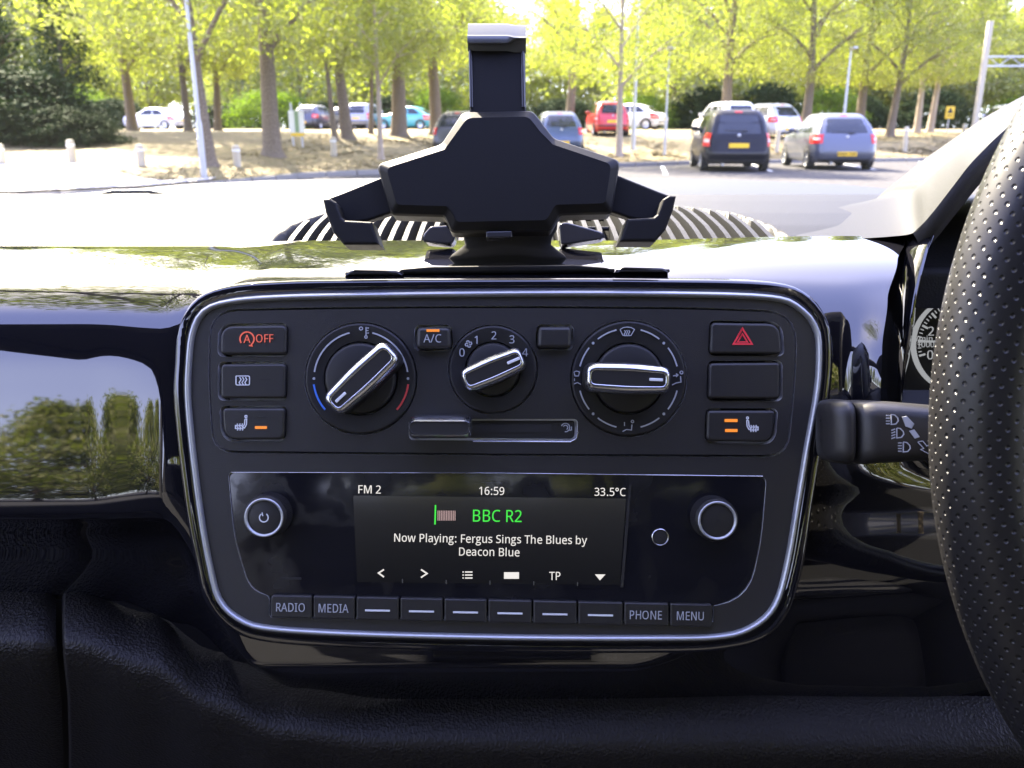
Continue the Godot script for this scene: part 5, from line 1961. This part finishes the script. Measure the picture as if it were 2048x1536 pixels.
func build_car(called: String, label: String, style: String, at: Vector2, turn: float, size: Vector3, color: Color, plate := "", lamps := "tall", metal := 0.0, group := "cars parked beyond the verge", on := -1.0) -> void:
	var base := ground_y(at.x, at.y) if on < 0 else on
	var car := thing(called, label, "car", Transform3D(Basis(Vector3.UP, deg_to_rad(turn)), Vector3(at.x, base, -at.y)), group)
	var sl := slices(style)
	var pm := paint(color, metal)
	var g := Geo.new()
	var rows := []
	for s in sl:
		var row := PackedVector3Array()
		for k in 72:
			row.append(skin(sl, size, s[0], k * 5.0 + 2.5))
		rows.append(row)
	g.patch(rows, true)
	var last := PackedVector3Array()
	for k in 72:
		last.append(Vector3(0, size.y * 1.003, -(sl[-1][1] + sl[-1][2]) / 2 * size.z))
	g.patch([rows[-1], last], true)
	part("body", g.mesh(), pm, car)
	var rear := func(t: float) -> float: return rear_deg(t)
	var front := func(t: float) -> float: return rear_deg(t, true)
	var wb := 0.655 if style == "saloon" else (0.60 if style == "people_carrier" else 0.64)
	var rw := part("rear_window", skin_patch(sl, size, wb + (0.0 if style == "saloon" else 0.01), 0.9 if style != "saloon" else 0.93, spread(rear, -0.84, 0.84), 0.006), M.car_glass, car)
	part("windscreen", skin_patch(sl, size, wb + 0.01, 0.92, spread(front, -0.86, 0.86), 0.006), M.car_glass, car)
	for right in [true, false]:
		var side := func(t: float) -> float: return side_deg(t, right)
		for sp in ([[-0.80, -0.42], [-0.36, 0.18], [0.24, 0.72]] if style == "people_carrier" else [[-0.70, -0.10], [-0.04, 0.68]]):
			part("side_window", skin_patch(sl, size, wb + 0.01, 0.9, spread(side, sp[0], sp[1]), 0.006), M.car_glass, car)
		part("door_mirror", mirror_mesh(sl, size, right), pm, car)
		# lamps wrap round the rear corners
		var sgn := 1.0 if right else -1.0
		var r := func(t: float) -> float: return rear_deg(t * sgn)
		if lamps == "tall":
			var tl := part("tail_light", skin_patch(sl, size, 0.41, 0.62, spread(r, 0.83, 0.982), 0.012), M.lamp_red, car)
			part("clear_band", skin_patch(sl, size, 0.475, 0.525, spread(r, 0.84, 0.975), 0.016), M.lamp_clear, tl)
		else:
			var tl := part("tail_light", skin_patch(sl, size, 0.47, 0.63, spread(r, 0.72, 0.982), 0.012), M.lamp_red, car)
			part("clear_band", skin_patch(sl, size, 0.53, 0.565, spread(r, 0.80, 0.95), 0.016), M.lamp_clear, tl)
		for fz in [0.19, 0.82]:
			var w := Node3D.new()
			w.name = "wheel"
			car.add_child(w, true)
			var wr := 0.3
			w.transform = Transform3D(Basis(Vector3.UP, PI / 2 * sgn), Vector3(sgn * (size.x / 2 - 0.10), wr, -size.z * fz))
			g = Geo.new()
			g.revolve([Vector2(0.19, -0.1), Vector2(wr - 0.02, -0.1), Vector2(wr, -0.08), Vector2(wr, 0.08), Vector2(wr - 0.02, 0.105), Vector2(0.2, 0.11), Vector2(0.19, 0.09)], 28)
			part("tyre", g.mesh(), M.tyre, w)
			g = Geo.new()
			g.revolve([Vector2(0.195, 0.1), Vector2(0.17, 0.075), Vector2(0.06, 0.06), Vector2(0.05, 0.09), Vector2(0.001, 0.095)], 20)
			part("rim", g.mesh(), M.alloy, w)
			g = Geo.new()
			var a0 := PackedVector3Array()
			var a1 := PackedVector3Array()
			for k in 17:
				var an := deg_to_rad(-12 + k * 204 / 16.0)
				a0.append(Vector3(cos(an) * 0.315, sin(an) * 0.315, 0.106))
				a1.append(Vector3(cos(an) * 0.36, sin(an) * 0.36, 0.104))
			g.patch([a0, a1])
			part("wheel_arch", g.mesh(), M.trim_black, w)
	# bumper strip, plate, wiper, badge, handle, exhaust
	part("bumper_strip", skin_patch(sl, size, 0.285, 0.325 if lamps == "tall" else 0.30, spread(rear, -0.97, 0.97, 14), 0.014), M.trim_black if lamps == "tall" else pm, car)
	part("under_panel", skin_patch(sl, size, 0.13, 0.2, spread(rear, -0.98, 0.98, 14), 0.008), M.trim_black, car)
	var ph := 0.425 if lamps == "tall" else 0.29
	g = Geo.new()
	var pp := skin(sl, size, ph, 270.0, 0.022)
	g.rbox(pp, Vector3(0.52, 0.115, 0.012), 0.004, false)
	var pl := part("number_plate", g.mesh(), M.plate_yellow, car)
	if plate:
		var tm := TextMesh.new()
		var f := SystemFont.new()
		f.font_names = PackedStringArray(["Droid Sans"])
		f.font_weight = 700
		tm.font = f
		tm.text = plate
		tm.font_size = 32
		tm.pixel_size = 0.075 / (0.714 * 32)
		tm.depth = 0.002
		var o := part("plate_lettering", tm, M.black_paint, pl)
		o.position = pp + Vector3(0, 0, 0.008)
	g = Geo.new()
	g.xf = Transform3D(Basis(), skin(sl, size, 0.585, 270, 0.01))
	g.revolve([Vector2(0.045, 0.0), Vector2(0.045, 0.008), Vector2(0.03, 0.012), Vector2(0.001, 0.012)], 20)
	part("badge", g.mesh(), M.alloy, car)
	g = Geo.new()
	g.tube([skin(sl, size, 0.625, 270, 0.02), skin(sl, size, 0.655, 270.5, 0.02), skin(sl, size, 0.665, rear_deg(-0.45), 0.02)], [0.012, 0.01, 0.006], 6)
	part("rear_wiper", g.mesh(), M.trim_black, car)
	if style != "saloon":
		part("high_brake_light", skin_patch(sl, size, 0.945, 0.965, spread(rear, -0.16, 0.16, 4), 0.012), M.lamp_red, car)
	g = Geo.new()
	g.tube([Vector3(-size.x * 0.22, 0.2, 0.0), Vector3(-size.x * 0.22, 0.2, -0.25)], [0.035, 0.035], 10)
	part("exhaust_pipe", g.mesh(), M.alloy, car)


func mirror_mesh(sl: Array, size: Vector3, right: bool) -> ArrayMesh:
	var g := Geo.new()
	var p := skin(sl, size, 0.66, side_deg(0.66, right))
	g.rbox(p + Vector3(0.09 if right else -0.09, 0.05, 0), Vector3(0.2, 0.13, 0.1), 0.04, false)
	return g.mesh()


func build_cars() -> void:
	build_car("parked_car", "black people carrier with tall red tail lights parked nose to the kerb", "people_carrier", Vector2(6.0, 23.3), -6.0, Vector3(1.8, 1.62, 4.3), Color(0.006, 0.007, 0.012), "", "tall", 0.0, "two nearest parked cars", 0.0)
	build_car("parked_car", "grey-blue hatchback with yellow plate parked right of the black people carrier", "hatchback", Vector2(9.25, 24.3), -3.5, Vector3(1.82, 1.54, 4.0), Color(0.075, 0.085, 0.115), "KN09 VWF", "wide", 0.3, "two nearest parked cars", 0.0)
	build_car("parked_car", "red hatchback seen from behind on the raised far row", "hatchback", Vector2(4.55, 40.0), 3.0, Vector3(1.62, 1.55, 3.6), Color(0.5, 0.012, 0.015), "", "tall")
	build_car("parked_car", "white saloon right of the red car, side on", "saloon", Vector2(8.6, 50.0), 62.0, Vector3(1.76, 1.42, 4.4), Color(0.75, 0.75, 0.74))
	build_car("parked_car", "white van-like car behind the black people carrier", "people_carrier", Vector2(9.9, 38.0), 8.0, Vector3(1.76, 1.7, 4.4), Color(0.75, 0.75, 0.74))
	build_car("parked_car", "silver car half hidden behind the grey hatchback", "hatchback", Vector2(12.7, 40.5), 20.0, Vector3(1.74, 1.6, 4.2), Color(0.6, 0.61, 0.62), "", "wide", 0.3)
	build_car("parked_car", "dark blue hatchback partly hidden by the right of the phone holder", "hatchback", Vector2(1.75, 31.0), 4.0, Vector3(1.68, 1.5, 3.9), Color(0.05, 0.08, 0.15), "", "wide", 0.3, "cars parked beyond the verge", 0.2)
	build_car("parked_car", "black and silver hatchback partly hidden by the left of the phone holder", "hatchback", Vector2(-2.05, 30.5), -12.0, Vector3(1.7, 1.5, 3.9), Color(0.05, 0.05, 0.055), "", "wide", 0.0, "cars parked beyond the verge", 0.2)
	build_car("parked_car", "turquoise car on the raised row between two big trunks", "saloon", Vector2(-4.9, 58.0), 70.0, Vector3(1.72, 1.45, 4.2), Color(0.05, 0.33, 0.36))
	build_car("parked_car", "grey people carrier behind the leaning tree", "people_carrier", Vector2(-10.2, 58.0), -10.0, Vector3(1.76, 1.66, 4.3), Color(0.3, 0.31, 0.33), "", "tall", 0.3)
	build_car("parked_car", "dark blue car left of the leaning tree on the raised row", "hatchback", Vector2(-13.2, 56.0), -14.0, Vector3(1.74, 1.5, 4.1), Color(0.02, 0.024, 0.045), "", "wide")
	build_car("parked_car", "very dark car between the dark blue and the grey one", "hatchback", Vector2(-11.9, 61.0), -10.0, Vector3(1.72, 1.48, 4.0), Color(0.012, 0.012, 0.018), "", "wide")
	build_car("parked_car", "white car far left, seen between the two reddish trunks", "saloon", Vector2(-22.6, 61.0), 75.0, Vector3(1.74, 1.42, 4.3), Color(0.75, 0.75, 0.75))
	build_car("parked_car", "silver estate at the right, seen beyond the barrier post", "people_carrier", Vector2(24.6, 43.0), -12.0, Vector3(1.76, 1.6, 4.4), Color(0.45, 0.46, 0.48), "", "tall", 0.4)


func _ready() -> void:
	# camera
	var cam := Camera3D.new()
	cam.name = "camera"
	add_child(cam)
	cam.transform = Transform3D(Basis(Vector3.RIGHT, -LEAN), EYE)
	cam.near = 0.02
	cam.far = 900.0
	var at := CameraAttributesPhysical.new()
	at.frustum_focal_length = 26.563
	at.frustum_focus_distance = 0.38
	at.frustum_near = 0.02
	at.frustum_far = 900.0
	at.exposure_aperture = 19.0
	cam.attributes = at
	# sky, exposure and sun
	var we := WorldEnvironment.new()
	we.name = "environment"
	var env := Environment.new()
	env.background_mode = Environment.BG_SKY
	var sky := Sky.new()
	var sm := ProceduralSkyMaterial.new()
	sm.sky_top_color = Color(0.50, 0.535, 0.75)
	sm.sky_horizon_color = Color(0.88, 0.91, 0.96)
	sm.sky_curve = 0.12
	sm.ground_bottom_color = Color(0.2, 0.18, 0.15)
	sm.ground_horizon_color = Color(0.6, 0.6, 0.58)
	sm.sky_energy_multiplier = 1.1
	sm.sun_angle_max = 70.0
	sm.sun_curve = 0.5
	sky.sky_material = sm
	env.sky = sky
	env.tonemap_mode = Environment.TONE_MAPPER_LINEAR
	env.tonemap_exposure = EXPO
	env.sdfgi_enabled = true
	env.ssao_enabled = true
	env.ssil_enabled = true
	we.environment = env
	add_child(we)
	var sun := DirectionalLight3D.new()
	sun.name = "sun"
	sun.light_energy = 1.6
	sun.light_color = Color(1.0, 0.95, 0.86)
	sun.light_angular_distance = 0.5
	sun.shadow_enabled = true
	add_child(sun)
	sun.look_at_from_position(Vector3.ZERO, -Vector3(-0.348, 0.643, -0.682), Vector3.UP)

	face = Transform3D(Basis(Vector3.RIGHT, -LEAN), EYE + Basis(Vector3.RIGHT, -LEAN) * Vector3(0, 0, -AWAY))
	make_materials()
	build_ground()
	build_trees()
	build_trees_behind()
	build_car_shell()
	build_dashboard()
	build_centre()
	build_radio()
	build_driver_side()
	build_holder()
	build_cars()
	build_posts()
